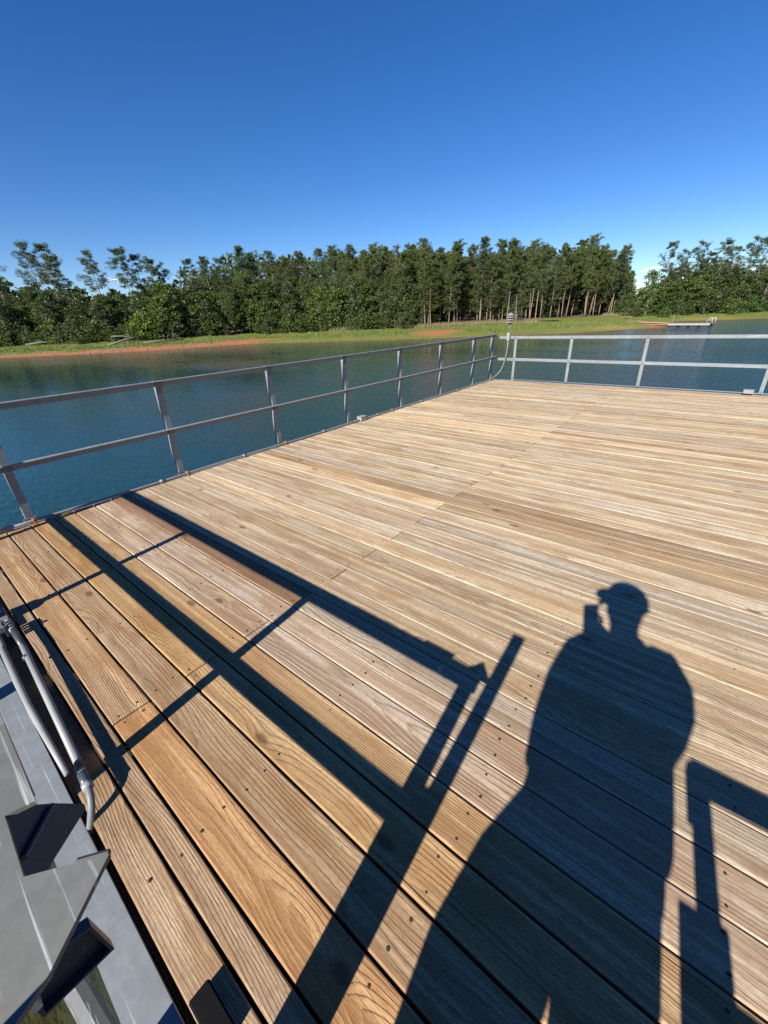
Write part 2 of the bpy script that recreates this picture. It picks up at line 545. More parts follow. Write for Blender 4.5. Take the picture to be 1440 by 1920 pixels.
def wob(x, y):
    return 0.5 * np.sin(x * 0.31 + 1.3 * np.sin(y * 0.17)) + 0.5 * np.sin(y * 0.43 + 1.1 * np.sin(x * 0.23))


def ground_z(pts, d=None):
    pts = np.asarray(pts, float)
    if d is None: d = sdist(pts)
    z = WZ + np.interp(d, [-40, -3, 0, 5, 12, 30, 80, 200], [-3, -0.5, 0, 0.62, 1.25, 1.9, 3.6, 7.0])
    return z + np.where(d > 1.5, 0.10 * wob(pts[:, 0], pts[:, 1]), 0)


def build_shore():
    def axis(a, b, c0, c1, fine, coarse):
        return np.unique(np.concatenate([np.arange(a, c0, coarse), np.arange(c0, c1, fine), np.arange(c1, b + 1, coarse)]))
    xs = axis(-500, 320, -108, 20, 0.9, 12.0)
    ys = axis(-190, 600, 0, 135, 0.9, 12.0)
    gx, gy = np.meshgrid(xs, ys)
    pts = np.c_[gx.ravel(), gy.ravel()]
    d = sdist(pts)
    z = ground_z(pts, d)
    nx, ny = len(xs), len(ys)
    idx = np.arange(nx * ny).reshape(ny, nx)
    f = np.stack([idx[:-1, :-1], idx[:-1, 1:], idx[1:, 1:], idx[1:, :-1]], -1).reshape(-1, 4)
    keep = (d[f] > -6).any(1)
    f = f[keep]
    used = np.unique(f); mp = np.full(nx * ny, -1); mp[used] = np.arange(len(used))
    me = bpy.data.meshes.new('shore')
    me.from_pydata(np.c_[pts, z][used].tolist(), [], mp[f].tolist())
    x, y, dd = pts[used, 0], pts[used, 1], d[used]
    left = np.clip((-61 - x) / 6, 0, 1)                      # red clay beach on the left
    cw = np.interp(x, [-95, -84, -72, -68, -64, -61], [2.0, 3.4, 5.0, 9.0, 8.0, 4.0]) + 1.2 * wob(x * 3, y * 3)
    clay = left * np.clip((cw - dd) / 1.8 + 0.25, 0, 1)
    bare = np.exp(-((x + 37.5) ** 2 / 16 + (y - 64.5) ** 2 / 9))
    bare2 = np.exp(-((x + 35.5) ** 2 / 9 + (y - 67) ** 2 / 6))
    clay = np.maximum(clay, np.clip(1.15 * np.maximum(bare, bare2), 0, 1))
    clay = np.maximum(clay, 0.62 * np.clip((1.5 - dd) / 1.2, 0, 1))
    tip = np.exp(-((x + 6.5) ** 2 / 8 + (y - 87) ** 2 / 12)) * 0.85
    clay = np.maximum(clay, tip)
    dry = np.clip(np.exp(-((x + 13.5) ** 2 / 30 + (y - 82) ** 2 / 30)) + 0.6 * np.exp(-((x + 5) ** 2 / 60 + (y - 116) ** 2 / 5)), 0, 1)
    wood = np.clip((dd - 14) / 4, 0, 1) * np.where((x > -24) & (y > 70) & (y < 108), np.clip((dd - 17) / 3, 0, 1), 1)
    ca = me.color_attributes.new('cover', 'FLOAT_COLOR', 'POINT')
    ca.data.foreach_set('color', np.c_[clay, wood, dry, np.clip((0.7 - dd) / 0.5, 0, 1)].astype(np.float32).ravel())
    o = link('shore', me, mat_ground(), smooth=True)
    tag(o, 'low grassy shore with red clay waterline below the pine wood', kind='structure')


build_shore()
mb = MB(); mb.add([(-500, -190, WZ), (320, -190, WZ), (320, 600, WZ), (-500, 600, WZ)], [(0, 1, 2, 3)])
tag(mb.build('lake_water', mat_water()), 'teal rippled lake water round the deck', kind='structure')
mb = MB(); mb.add([(-2500, -2500, WZ - 3.4), (2500, -2500, WZ - 3.4), (2500, 2500, WZ - 3.4), (-2500, 2500, WZ - 3.4)], [(0, 1, 2, 3)])
tag(mb.build('lake_bed', mat_plain('lake_bed_mud', (0.09, 0.085, 0.04), 0.95)), 'muddy ground under the lake reaching the horizon', kind='structure')

# ------------------------------------------------------------------ the deck
deck = tag(empty('wooden_deck', (0, 0, 0)), 'sunlit deck of weathered pine planks above the lake', 'deck')
rows = [0.072, 0.168, 0.241, 0.383, 0.527, 0.679, 0.819, 0.964, 1.103, 1.242, 1.383]
while rows[-1] < YFAR - 0.15:
    rows.append(rows[-1] + (YFAR - 1.383) / 53)
PT = 0.036
mesh_cache = {}
WK = 0.85


def plank(x0, x1, y0, y1, row, tint):
    key = (round(x1 - x0, 3), round(y1 - y0, 4), row < 10)
    me = mesh_cache.get(key)
    L, Wd = key[:2]
    if me is None:
        b = MB()
        r = 0.0045 if row < 10 else 0.0022
        prof = [(-Wd / 2, -PT), (Wd / 2, -PT), (Wd / 2, -r), (Wd / 2 - r * 0.3, -r * 0.3), (Wd / 2 - r, 0.0), (0, -0.0008),
                (-Wd / 2 + r, 0.0), (-Wd / 2 + r * 0.3, -r * 0.3), (-Wd / 2, -r)]
        b.prism(prof, 0, -L / 2, L / 2)
        me = b.mesh('plank')
        me.materials.append(W_WOOD)
        mesh_cache[key] = me
    o = bpy.data.objects.new('plank', me)
    COL.objects.link(o)
    o.parent = deck
    o.location = ((x0 + x1) / 2, (y0 + y1) / 2, random.uniform(-0.0016, 0.0012) * (1.0 if row < 9 else 0.45))
    o.rotation_euler = (random.uniform(-0.006, 0.006), random.uniform(-0.0003, 0.0003), random.uniform(-0.0006, 0.0006))
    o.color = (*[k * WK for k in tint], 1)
    return o


NEAR_TINT = {0: (0.98, 0.86, 0.70), 1: (0.90, 0.78, 0.62), 2: (1.12, 0.93, 0.68), 3: (0.97, 0.80, 0.58), 4: (1.12, 0.93, 0.62), 5: (1.12, 0.94, 0.64),
             6: (1.12, 1.07, 1.02), 7: (1.08, 1.02, 0.97), 8: (0.58, 0.45, 0.36)}
for i in range(len(rows) - 1):
    gap = 0.0088 if i < 6 else (0.0065 if i < 9 else 0.0032)
    y0, y1 = rows[i] + gap / 2, rows[i + 1] - gap / 2
    y1 = round(y1, 3) if i >= 10 else y1
    if i >= 10:
        y0 = y1 - 0.1365
    cuts = [0.0, XJ, 7.33, 9.76] if (i % 2 == 0 and i > 0) else [0.0, 4.88, 9.76]
    for j in range(len(cuts) - 1):
        v = random.uniform(0.86, 1.14)
        w = random.uniform(-0.05, 0.10)
        tint = np.array([v + w * 0.3, v, v - w * 0.6])
        if i in NEAR_TINT and (i != 8 or j == 0):
            tint = np.array(NEAR_TINT[i]) * np.array([1.11, 1.17, 1.30]) * random.uniform(0.95, 1.05)
        elif i == 8:
            tint *= 1.02
        elif random.random() < 0.14:
            tint *= np.array([0.78, 0.72, 0.66])
        elif random.random() < 0.25:
            tint *= np.array([1.08, 1.08, 1.09])
        f_ = min(1.0, max(0.0, (i - 5) / 6)); g_ = min(1.0, max(0.0, (i - 11) / 16))  # rows paler with distance: light at grazing view put into the tint
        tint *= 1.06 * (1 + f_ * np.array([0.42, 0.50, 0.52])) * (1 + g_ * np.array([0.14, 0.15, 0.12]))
        if i == 2 and j == 1: tint = np.array((1.36, 1.07, 0.74))
        if i == 4 and j == 0: tint = np.array((1.24, 1.02, 0.64))
        jg = 0.0035 if i < 10 else 0.0032
        xa = 2.60 if (i == 0 and j == 0) else cuts[j] + (jg if j else 0)
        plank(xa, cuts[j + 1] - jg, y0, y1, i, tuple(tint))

# screws, two per plank over each joist
mb = MB()
for i in range(len(rows) - 1):
    w = rows[i + 1] - rows[i]
    for xj in (0.06, 0.66, 1.25, 1.85, 2.42, 2.485, 3.05, 3.64, 4.25, 4.85, 5.45):
        if i == 0 and xj < 2.65: continue
        if abs(xj - 2.45) < 0.1 and not (i % 2 == 0) and xj > 2.45:
            continue
        if i > 7 and xj not in (3.64, 2.42) and random.random() < 0.75: continue
        for yy in ((0.22, 0.74) if w > 0.1 else (0.5,)):
            if i > 9 and random.random() < 0.45: continue
            x = xj + random.uniform(-0.012, 0.012) - (0.02 if xj == 3.64 and i > 6 else 0)
            y = rows[i] + w * (yy + random.uniform(-0.04, 0.04))
            r = random.uniform(0.0026, 0.0042) * (1.0 if i < 12 else 0.7)
            b = len(mb.v)
            mb.v += [(x + r * math.cos(k * math.pi / 4) * 1.25, y + r * math.sin(k * math.pi / 4), 0.0016) for k in range(8)]
            mb.v += [(x + r * 1.5 * math.cos(k * math.pi / 4), y + r * 1.2 * math.sin(k * math.pi / 4), -0.004) for k in range(8)]
            mb.f.append(tuple(b + k for k in range(8)))
            mb.f += [(b + 8 + k, b + 8 + (k + 1) % 8, b + (k + 1) % 8, b + k) for k in range(8)]
o = mb.build('screw_head', NAIL, deck); o['kind'] = 'stuff'

# framing under the planks and the piles in the water
JW = mat_plain('framing_timber', (0.16, 0.12, 0.08), 0.85, 0, 0.3, 8)
for xj in (0.06, 0.66, 1.25, 1.85, 2.45, 3.05, 3.64, 4.25, 4.88, 5.45, 6.1, 6.7, 7.33, 7.95, 8.55, 9.15, 9.70):
    mb = MB(); mb.box(xj - 0.045, xj + 0.045, 0.170, YFAR, -0.235, -PT - 0.003); mb.build('joist', JW, deck)
mb = MB(); mb.box(0.0, 9.76, 0.0605, 0.1650, -0.235, -0.095); mb.build('ledger', JW, deck)
for x0, x1, y0, y1 in ((-0.062, -0.004, 0.08, YFAR), ):
    mb = MB(); mb.angle(1, y0, y1, -0.004, -0.012, -0.055, -0.20, 0.008); mb.build('edge_beam', GALV, deck)
mb = MB(); mb.angle(0, -0.06, 9.80, YFAR + 0.006, -0.012, 0.060, -0.20, 0.008); mb.build('edge_beam', GALV, deck)
nb = MB()
nb.box(-0.06, 9.8, -0.012, 0.060, -0.020, -0.010, 0.002)      # near beam: wide top flange, web, bottom flange
nb.box(-0.06, 9.8, 0.046, 0.054, -0.25, -0.021)
nb.box(-0.06, 9.8, -0.012, 0.060, -0.262, -0.251)
nb.build('edge_beam', GALV, deck)
BLOCKER = mat_plain('gap_blocker_black', (0.012, 0.012, 0.013), 0.7)  # unseen black tubs, added to keep the gaps between planks dark
for k in range(4):
    for j in range(3):
        mb = MB(); mb.box(0.12 + k * 2.4, 2.44 + k * 2.4, 0.14 + j * 2.9, 2.98 + j * 2.9, -0.62, -0.24, 0.03); mb.build('float', BLOCKER, deck)  # added light blocker below the joists
for x in (0.3, 4.9, 9.5):
    for y in (0.4, 4.5, 8.5):
        mb = MB(); mb.tube([(x, y, -6), (x, y, -0.24)], 0.14, 16); mb.build('pile', GALVD, deck)


# ------------------------------------------------------------------ railings
RTOP, RMID, LEG = 0.898, 0.464, 0.051


def bolt(mb, x, y, z, axis, r=0.009, h=0.007):
    a = np.zeros(3); a[axis] = 1
    p = np.array([x, y, z])
    mb.tube([p, p + a * h], r, 6)


def side_rail():
    R = tag(empty('deck_railing', (-0.03, 0.55, 0)), 'grey galvanised railing along the left deck edge, running away towards the lantern', 'railing', 'galvanised railings round the deck')
    ys = [-0.0, 0.553, 1.78, 2.998, 4.21, 5.455, 6.66, 7.885, 8.70]
    mb = MB(); mb.angle(1, 0.06, YFAR + 0.03, -0.055, RTOP, LEG, -LEG); mb.build('top_rail', GALV, R)
    mb = MB(); mb.angle(1, 0.06, YFAR + 0.03, -0.055, RMID, LEG, -LEG); mb.build('mid_rail', GALV, R)
    for k, y in enumerate(ys[1:]):
        x = -0.0565
        mb = MB()
        mb.prism([(x, y - 0.0255), (x, y + 0.0255), (x - 0.006, y + 0.0255), (x - 0.006, y - 0.0195), (x - 0.051, y - 0.0195), (x - 0.051, y - 0.0255)], 2, -0.20, RTOP - 0.002)
        mb.build('post', GALV, R)
        c = MB()
        c.box(-0.0555, -0.0502, y - 0.045, y + 0.045, -0.055, 0.030, 0.002)
        bolt(c, -0.0500, y + 0.034, 0.012, 0, 0.008); bolt(c, -0.0500, y - 0.034, 0.012, 0, 0.008)
        c.build('base_clip', GALVD, R)
        for z in (RTOP, RMID):
            c = MB()
            c.box(-0.0485, -0.0435, y - 0.030, y + 0.036, z - LEG + 0.003, z - 0.009, 0.0015)
            bolt(c, -0.0434, y + 0.018, z - 0.024, 0); bolt(c, -0.0434, y - 0.014, z - 0.024, 0)
            o = c.build('splice_plate', GALVD, R)
        c = MB()
        c.box(x + 0.0005, x + 0.0055, y - 0.022, y + 0.022, RTOP - 0.115, RTOP - 0.056, 0.0015)
        bolt(c, x + 0.0056, y, RTOP - 0.085, 0)
        c.build('splice_plate', GALVD, R)
    return R


def end_rail():
    R = tag(empty('deck_railing', (0.3, YFAR, 0)), 'bright galvanised railing across the far end of the deck, facing the sun', 'railing', 'galvanised railings round the deck')
    yy = YFAR + 0.012
    mb = MB(); mb.angle(0, 0.02, 9.80, yy, RTOP - 0.04, LEG, -LEG); mb.build('top_rail', GALV, R)
    mb = MB(); mb.angle(0, 0.02, 9.80, yy, RMID - 0.03, LEG, -LEG); mb.build('mid_rail', GALV, R)
    for x in (0.378, 1.474, 2.722, 4.405, 5.9, 7.3, 8.7):
        mb = MB()
        mb.prism([(x - 0.0255, yy + 0.0075), (x + 0.0255, yy + 0.0075), (x + 0.0255, yy + 0.0135), (x - 0.0195, yy + 0.0135), (x - 0.0195, yy + 0.058), (x - 0.0255, yy + 0.058)], 2, -0.2, RTOP - 0.0475)
        mb.build('post', GALV, R)
        c = MB()
        for z in (RTOP - 0.04, RMID - 0.03):
            bolt(c, x + 0.012, yy - 0.009, z - 0.025, 1); bolt(c, x - 0.012, yy - 0.009, z - 0.025, 1)
        bolt(c, x, yy - 0.001, 0.03, 1, 0.011)
        c.build('bolt', GALVD, R)
    return R


def near_rail():
    R = tag(empty('deck_railing', (2.6, 0.05, 0)), 'galvanised railing beside the camera, its cut end at the gate post', 'railing', 'galvanised railings round the deck')
    y1 = 0.084
    mb = MB(); mb.angle(0, 0.02, 3.43, 0.027, 0.875, 0.0555, -0.052); mb.build('top_rail', GALV, R)
    mb = MB(); mb.angle(0, 0.02, 3.60, 0.029, 0.464, 0.055, -0.040); mb.build('mid_rail', GALV, R)
    mb = MB(); mb.box(3.431, 3.60, 0.0275, 0.0335, 0.823, 0.8745); mb.build('rail_web', GALV, R)
    for x in (0.15, 1.31, 2.61):
        mb = MB(); mb.angle(2, -0.2, 0.866, x - 0.02, 0.0245, 0.045, -LEG); mb.build('post', GALV, R)
    # gate posts just outside: two side by side, the outer one taller and leaning
    mb = MB(); mb.box(3.545, 3.606, -0.105, -0.095, -0.2, 0.955, 0.002); mb.build('post', GALV, R)
    mb = MB(); mb.box(3.6065, 3.626, -0.104, -0.096, -0.2, 0.630, 0.002); mb.build('slit_filler', GALV, R)  # unseen strip added to close the lit slit between the post shadows
    mb = MB()
    mb.add([(3.566, -0.107, -0.2), (3.620, -0.107, -0.2), (3.620, -0.093, -0.2), (3.566, -0.093, -0.2),
            (3.655, -0.107, 1.205), (3.711, -0.107, 1.205), (3.711, -0.093, 1.205), (3.655, -0.093, 1.205)],
           [(3, 2, 1, 0), (4, 5, 6, 7), (0, 1, 5, 4), (1, 2, 6, 5), (2, 3, 7, 6), (3, 0, 4, 7)])
    mb.build('post', GALV, R)
    # skew-cut end of the rail's top flange
    zc = 0.884
    cap = [(3.30, 0.083), tuple(on_z(66, 1501, zc)[:2]), tuple(on_z(9, 1530, zc)[:2]), tuple(on_z(44, 1644, zc)[:2]), tuple(on_z(205, 1600, zc)[:2]), tuple(on_z(90, 1830, zc)[:2]), tuple(on_z(4, 1955, zc)[:2]), (3.30, 0.027)]
    mb = MB(); mb.prism(cap, 2, 0.878, zc)
    mb.build('end_plate', mat_galv('dull_steel', (0.150, 0.158, 0.152), 0.42, 0.15), R)
    lip = MB(); lip.tube([on_z(146, 1617, 0.881), on_z(205, 1600, 0.881)], 0.0040, 8); lip.build('rolled_lip', SHDST, R)
    # upturned tab: unlit side towards the deck, its shade painted near-black
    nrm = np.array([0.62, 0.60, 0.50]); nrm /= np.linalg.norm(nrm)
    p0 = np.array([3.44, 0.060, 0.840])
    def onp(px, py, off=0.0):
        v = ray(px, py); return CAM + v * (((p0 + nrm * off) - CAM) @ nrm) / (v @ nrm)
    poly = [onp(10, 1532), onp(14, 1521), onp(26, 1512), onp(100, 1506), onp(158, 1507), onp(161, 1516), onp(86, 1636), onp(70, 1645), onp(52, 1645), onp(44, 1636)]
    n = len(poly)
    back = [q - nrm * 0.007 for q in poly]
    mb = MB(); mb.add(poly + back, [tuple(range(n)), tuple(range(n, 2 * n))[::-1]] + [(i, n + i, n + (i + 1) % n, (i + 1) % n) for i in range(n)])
    t1 = mb.build('end_tab', SHDST, R)
    a, b = onp(100, 1508, 0.004), onp(46, 1608, 0.004)
    mb = MB(); mb.tube([a, (a + b) / 2, b], 0.0032, 8); mb.build('weld_bead', COUPL, t1)
    # open end of the tube under the cap
    q = [np.array([3.553, *yz]) for yz in ((0.053, 0.797), (0.074, 0.789), (0.077, 0.727), (0.014, 0.731), (0.014, 0.776))]
    mb = MB()
    cen = np.mean(q, 0)
    inn = [cen + (k - cen) * 0.90 for k in q]
    m = len(q)
    bk = [k - np.array([0.012, 0, 0]) for k in q]; bi = [k - np.array([0.010, 0, 0]) for k in inn]
    F = []
    for i in range(m):
        j = (i + 1) % m
        F += [(i, j, m + j, m + i), (2 * m + i, 2 * m + j, j, i), (m + i, m + j, 3 * m + j, 3 * m + i)]
    F += [tuple(range(2 * m, 3 * m)), tuple(range(3 * m, 4 * m))]
    mb.add(q + inn + bk + bi, F)
    mb.build('tube_end', COUPL, R)
    # foot clip of the gate post and a bolt on the beam
    mb = MB(); mb.box(3.352, 3.46, 0.080, 0.128, 0.002, 0.032, 0.004); o = mb.build('foot_clip', mat_plain('shade_black', (0.006, 0.006, 0.007), 0.9), R)  # galvanised clip in the post's shadow, that shade painted as near-black colour
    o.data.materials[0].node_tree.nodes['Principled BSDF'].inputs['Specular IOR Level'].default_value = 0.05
    mb = MB(); bolt(mb, 2.805, 0.014, -0.0095, 2, 0.018, 0.014); mb.build('bolt', COUPL, R)
    mb = MB(); mb.tube([(2.9, -0.11, -0.23), (3.5, -0.045, -0.20)], 0.028, 8); mb.build('brace', GALVD, R)
    return R


def near_rail_right():
    R = tag(empty('deck_railing', (4.34, 0.05, 0)), 'galvanised railing right of the gate, seen only by its shadow on the planks', 'railing', 'galvanised railings round the deck')
    y1 = 0.084
    mb = MB(); mb.angle(0, 4.295, 9.76, 0.03, 0.930, 0.055, -LEG); mb.build('top_rail', GALV, R)
    mb = MB(); mb.angle(0, 4.35, 9.76, 0.03, 0.520, 0.055, -LEG); mb.build('mid_rail', GALV, R)
    mb = MB(); mb.box(4.297, 4.347, 0.018, 0.028, -0.2, 0.920, 0.002); mb.build('post', GALV, R)
    mb = MB(); mb.box(4.284, 4.296, 0.03, 0.078, 0.80, 0.925, 0.003); mb.build('gate_stop', GALVD, R)
    mb = MB(); mb.box(4.262, 4.362, 0.004, 0.016, -0.02, 0.665, 0.003); mb.build('gate_plate', GALVD, R)
    for x in (5.65, 6.95, 8.25, 9.6):
        mb = MB(); mb.angle(2, -0.2, RTOP - 0.0075, x, 0.074, 0.045, -LEG); mb.build('post', GALV, R)


side_rail(); end_rail(); near_rail(); near_rail_right()

# gangway the photographer stands on
gw = tag(empty('gangway', (4.0, -0.6, 0)), 'grey steel gangway landing behind the gate, below the photographer', 'gangway')
for k in range(11):
    mb = MB(); mb.box(3.66 + k * 0.066, 3.66 + k * 0.066 + 0.058, -4.2, -0.03, -0.03, -0.004, 0.003); mb.build('tread_bar', GALVD, gw)
for x in (3.63, 4.40):
    mb = MB(); mb.box(x - 0.02, x + 0.02, -4.2, -0.03, -0.2, 0.03, 0.004); mb.build('stringer', GALV, gw)

# ------------------------------------------------------------------ conduits, boxes, lantern
def arc(p0, p1, p2, n=10):
    p0, p1, p2 = map(np.array, (p0, p1, p2))
    return [tuple((1 - t) ** 2 * p0 + 2 * t * (1 - t) * p1 + t * t * p2) for t in np.linspace(0, 1, n)]


L = tag(empty('edge_conduit', (0.012, 4.4, 0.02)), 'thin grey conduit pipe clipped along the left deck edge up to the lantern', 'conduit')
pts = [(0.012, 0.30, 0.020)] + [(0.012 + 0.004 * math.sin(y * 2.1), y, 0.020 + 0.003 * math.sin(y * 3.3)) for y in np.arange(0.6, 8.2, 0.25)]
pts += arc((0.02, 8.25, 0.020), (0.03, 8.62, 0.024), (0.12, 8.74, 0.16), 8) + arc((0.13, 8.745, 0.18), (0.215, 8.755, 0.36), (0.235, 8.762, 0.62), 6)[0:] + [(0.238, 8.762, 0.80)]
mb = MB(); mb.tube(pts, 0.0115, 10); mb.build('pipe', CONDUIT, L, True)
mb = MB(); mb.tube([(0.012, -0.02, 0.020), (0.012, 0.43, 0.020)], 0.0200, 12); mb.build('pipe_sleeve', PVC, L, True)
for y in (0.10, 1.55, 2.45, 3.65, 4.75, 5.9, 7.1):
    c = MB()
    c.tube([(0.012, y - 0.02, 0.020), (0.012, y + 0.02, 0.020)], 0.0175, 10)
    c.build('coupling', CONDUIT, L, True)
for y in (0.56, 1.80, 3.02, 4.25, 5.1):
    mb = MB(); mb.box(0.0, 0.05, y - 0.012, y + 0.012, 0.0005, 0.003); mb.box(-0.006, 0.030, y - 0.010, y + 0.010, 0.0035, 0.0385, 0.004); mb.build('pipe_strap', RUST, L)

jb = tag(empty('junction_box', (0.02, 4.40, 0.0)), 'small white junction box on the left edge conduit, beside the fourth railing post', 'junction box')
mb = MB(); mb.box(-0.035, 0.050, 4.34, 4.46, 0.004, 0.058, 0.006); mb.build('box_body', PVC, jb)
mb = MB(); mb.box(-0.038, 0.053, 4.337, 4.463, 0.0585, 0.066, 0.003); mb.build('box_lid', PVC, jb)
fb = tag(empty('junction_box', (4.256, YFAR - 0.02, 0.0)), 'small white junction box on the far deck edge, next to the rightmost railing post', 'junction box')
mb = MB(); mb.box(4.19, 4.32, YFAR - 0.055, YFAR + 0.005, 0.004, 0.060, 0.006); mb.build('box_body', PVC, fb)
mb = MB(); mb.box(4.187, 4.323, YFAR - 0.058, YFAR + 0.008, 0.0605, 0.068, 0.003); mb.build('box_lid', PVC, fb)
fc = tag(empty('edge_conduit', (5, YFAR - 0.02, 0.0)), 'white conduit pipe lying along the far deck edge under the bright railing', 'conduit')
mb = MB(); mb.tube([(0.42, YFAR + 0.0, 0.010), (5.6, YFAR + 0.0, 0.010), (9.7, YFAR + 0.0, 0.010)], 0.010, 10); mb.build('pipe', CONDUIT, fc, True)

lan = tag(empty('lantern', (0.20, YFAR, 0.62)), 'white louvred lantern on a thin stem above the far corner switch box', 'lantern')
mb = MB(); mb.box(0.205, 0.268, 8.735, 8.787, 0.775, 0.925, 0.008); sb = mb.build('switch_box', PVC, lan)
mb = MB(); mb.tube([(0.236, 8.762, 0.925), (0.243, 8.762, 1.02), (0.245, 8.762, 1.10)], 0.008, 8); mb.build('stem', CONDUIT, lan, True)
cx, cy = 0.245, 8.762
mb = MB(); mb.tube([(cx, cy, 1.085), (cx, cy, 1.105)], 0.045, 16); mb.build('lantern_base', COUPL, lan)
mb = MB(); mb.tube([(cx, cy, 1.105), (cx, cy, 1.235)], 0.040, 16); mb.build('lamp_glass', mat_plain('dark_glass', (0.03, 0.035, 0.04), 0.1), lan, True)
for k in range(3):
    z = 1.112 + k * 0.045
    mb = MB(); mb.tube([(cx, cy, z), (cx, cy, z + 0.020)], [0.074, 0.060], 20); mb.build('louvre', CONDUIT, lan)
mb = MB(); mb.tube([(cx, cy, 1.243), (cx, cy, 1.262), (cx, cy, 1.295)], [0.077, 0.066, 0.012], 20); mb.build('lantern_roof', CONDUIT, lan)

# near edge: two PVC pipes and a flexible tail
pp = tag(empty('drain_pipe', (2.2, 0.12, 0.05)), 'thicker white plastic pipe beside the near deck edge with a black flexible tail', 'pipe', 'plastic pipes along the near deck edge')
ZP = 0.062
a, b = on_z(40, 1206, ZP), on_z(150, 1438, ZP)
a0 = on_z(14, 1164, ZP)
mb = MB(); mb.tube([a, b], 0.0118, 16); mb.build('pipe', PVC, pp, True)
mb = MB(); mb.tube([on_z(24, 1181, ZP), on_z(43, 1211, ZP)], 0.0128, 16); mb.build('coupling', COUPL, pp, True)
mb = MB(); mb.tube([a0, on_z(20, 1176, ZP)], 0.0145, 16); mb.tube([on_z(20, 1176, ZP), on_z(25, 1184, ZP)], 0.0120, 16); mb.build('end_cap', PVC, pp, True)
mb = MB(); mb.tube([on_z(48.0, 1231, ZP), on_z(50.0, 1234.5, ZP)], 0.0130, 16); mb.build('cable_tie', COUPL, pp, True)
mb = MB(); mb.tube([on_z(148, 1433, ZP), on_z(152, 1443, ZP)], 0.0140, 16); mb.build('pipe_strap', RUST, pp, True)
mb = MB(); mb.tube([on_z(150, 1440, ZP), on_z(154, 1450, ZP)], 0.0128, 16); mb.build('collar', PVC, pp, True)
mb = MB(); mb.tube([on_z(154, 1450, ZP), on_z(163, 1472, ZP)], 0.0142, 16); mb.build('coupling', COUPL, pp, True)
mb = MB(); mb.tube([on_z(162, 1470, ZP), on_z(166, 1478, ZP)], 0.0152, 16); mb.build('collar', PVC, pp, True)
e0 = on_z(165, 1477, ZP)
tail = arc(e0, on_z(176, 1505, ZP - 0.006), on_z(168, 1560, -0.03), 10)
mb = MB()
tt = []
for i in range(40):
    t = i / 39 * (len(tail) - 1); k = min(int(t), len(tail) - 2); q = np.array(tail[k]) * (1 - t + k) + np.array(tail[k + 1]) * (t - k)
    tt.append(q)
mb.tube(tt, [0.0098 + 0.0009 * (i % 2) for i in range(40)], 12); mb.build('flexible_tail', RUBBER, pp, True)
p2 = tag(empty('drain_pipe', (2.2, 0.07, 0.04)), 'thinner white plastic pipe tight against the grey steel beam', 'pipe', 'plastic pipes along the near deck edge')
ZQ = 0.040
mb = MB(); mb.tube([on_z(3, 1214, ZQ), on_z(52, 1322, ZQ), on_z(92, 1392, ZQ - 0.01), on_z(126, 1452, ZQ - 0.022)], [0.0125, 0.0125, 0.010, 0.0085], 14); mb.build('pipe', PVC, p2, True)
mb = MB(); mb.tube([on_z(-4, 1198, ZQ), on_z(4, 1216, ZQ)], 0.0155, 14); mb.build('end_cap', PVC, p2, True)

# pump box at the foot of the near post, cut off by the picture's left edge
px = tag(empty('outlet_box', (1.40, 0.10, 0)), 'dark grey outlet box with a black and white label at the pipe ends', 'outlet box')
BX = on_z(24, 1160, 0.05)
x0, yb = BX[0] - 0.20, 0.055
mb = MB(); mb.box(x0, x0 + 0.215, yb - 0.03, yb + 0.10, 0.001, 0.040, 0.005); mb.build('base_plate', GALVD, px)
mb = MB(); mb.box(x0 + 0.015, x0 + 0.12, yb - 0.02, yb + 0.085, 0.0405, 0.135, 0.022); mb.build('box_lid', mat_plain('olive_plastic', (0.13, 0.135, 0.085), 0.35), px)
mb = MB(); mb.box(x0 + 0.127, x0 + 0.205, yb - 0.026, yb + 0.045, 0.0405, 0.0445, 0.001); lab = mb.build('label_plate', PVC, px)
fcv = bpy.data.curves.new('label_text', 'FONT'); fcv.body = 'GE'; fcv.size = 0.062; fcv.extrude = 0.0006; fcv.align_x = 'CENTER'; fcv.align_y = 'CENTER'
fcv.materials.append(COUPL)
ft0 = bpy.data.objects.new('label_text', fcv); COL.objects.link(ft0)
tme = bpy.data.meshes.new_from_object(ft0.evaluated_get(bpy.context.evaluated_depsgraph_get()))
bpy.data.objects.remove(ft0)
ft = bpy.data.objects.new('label_text', tme); COL.objects.link(ft)
ft.location = (x0 + 0.166, yb + 0.0095, 0.0455); ft.rotation_euler = (0, 0, math.radians(20))
ft.parent = px; ft.matrix_parent_inverse = Matrix.Translation(-px.location)
mb = MB()
for k, (dx, w) in enumerate(((0.0, 0.030), (0.026, 0.045), (0.052, 0.056), (0.074, 0.040))):
    mb.box(x0 + 0.225 + dx, x0 + 0.245 + dx, yb + 0.060, yb + 0.072, 0.03, 0.03 + w + 0.02, 0.002)
mb.build('cable_clip', COUPL, px)


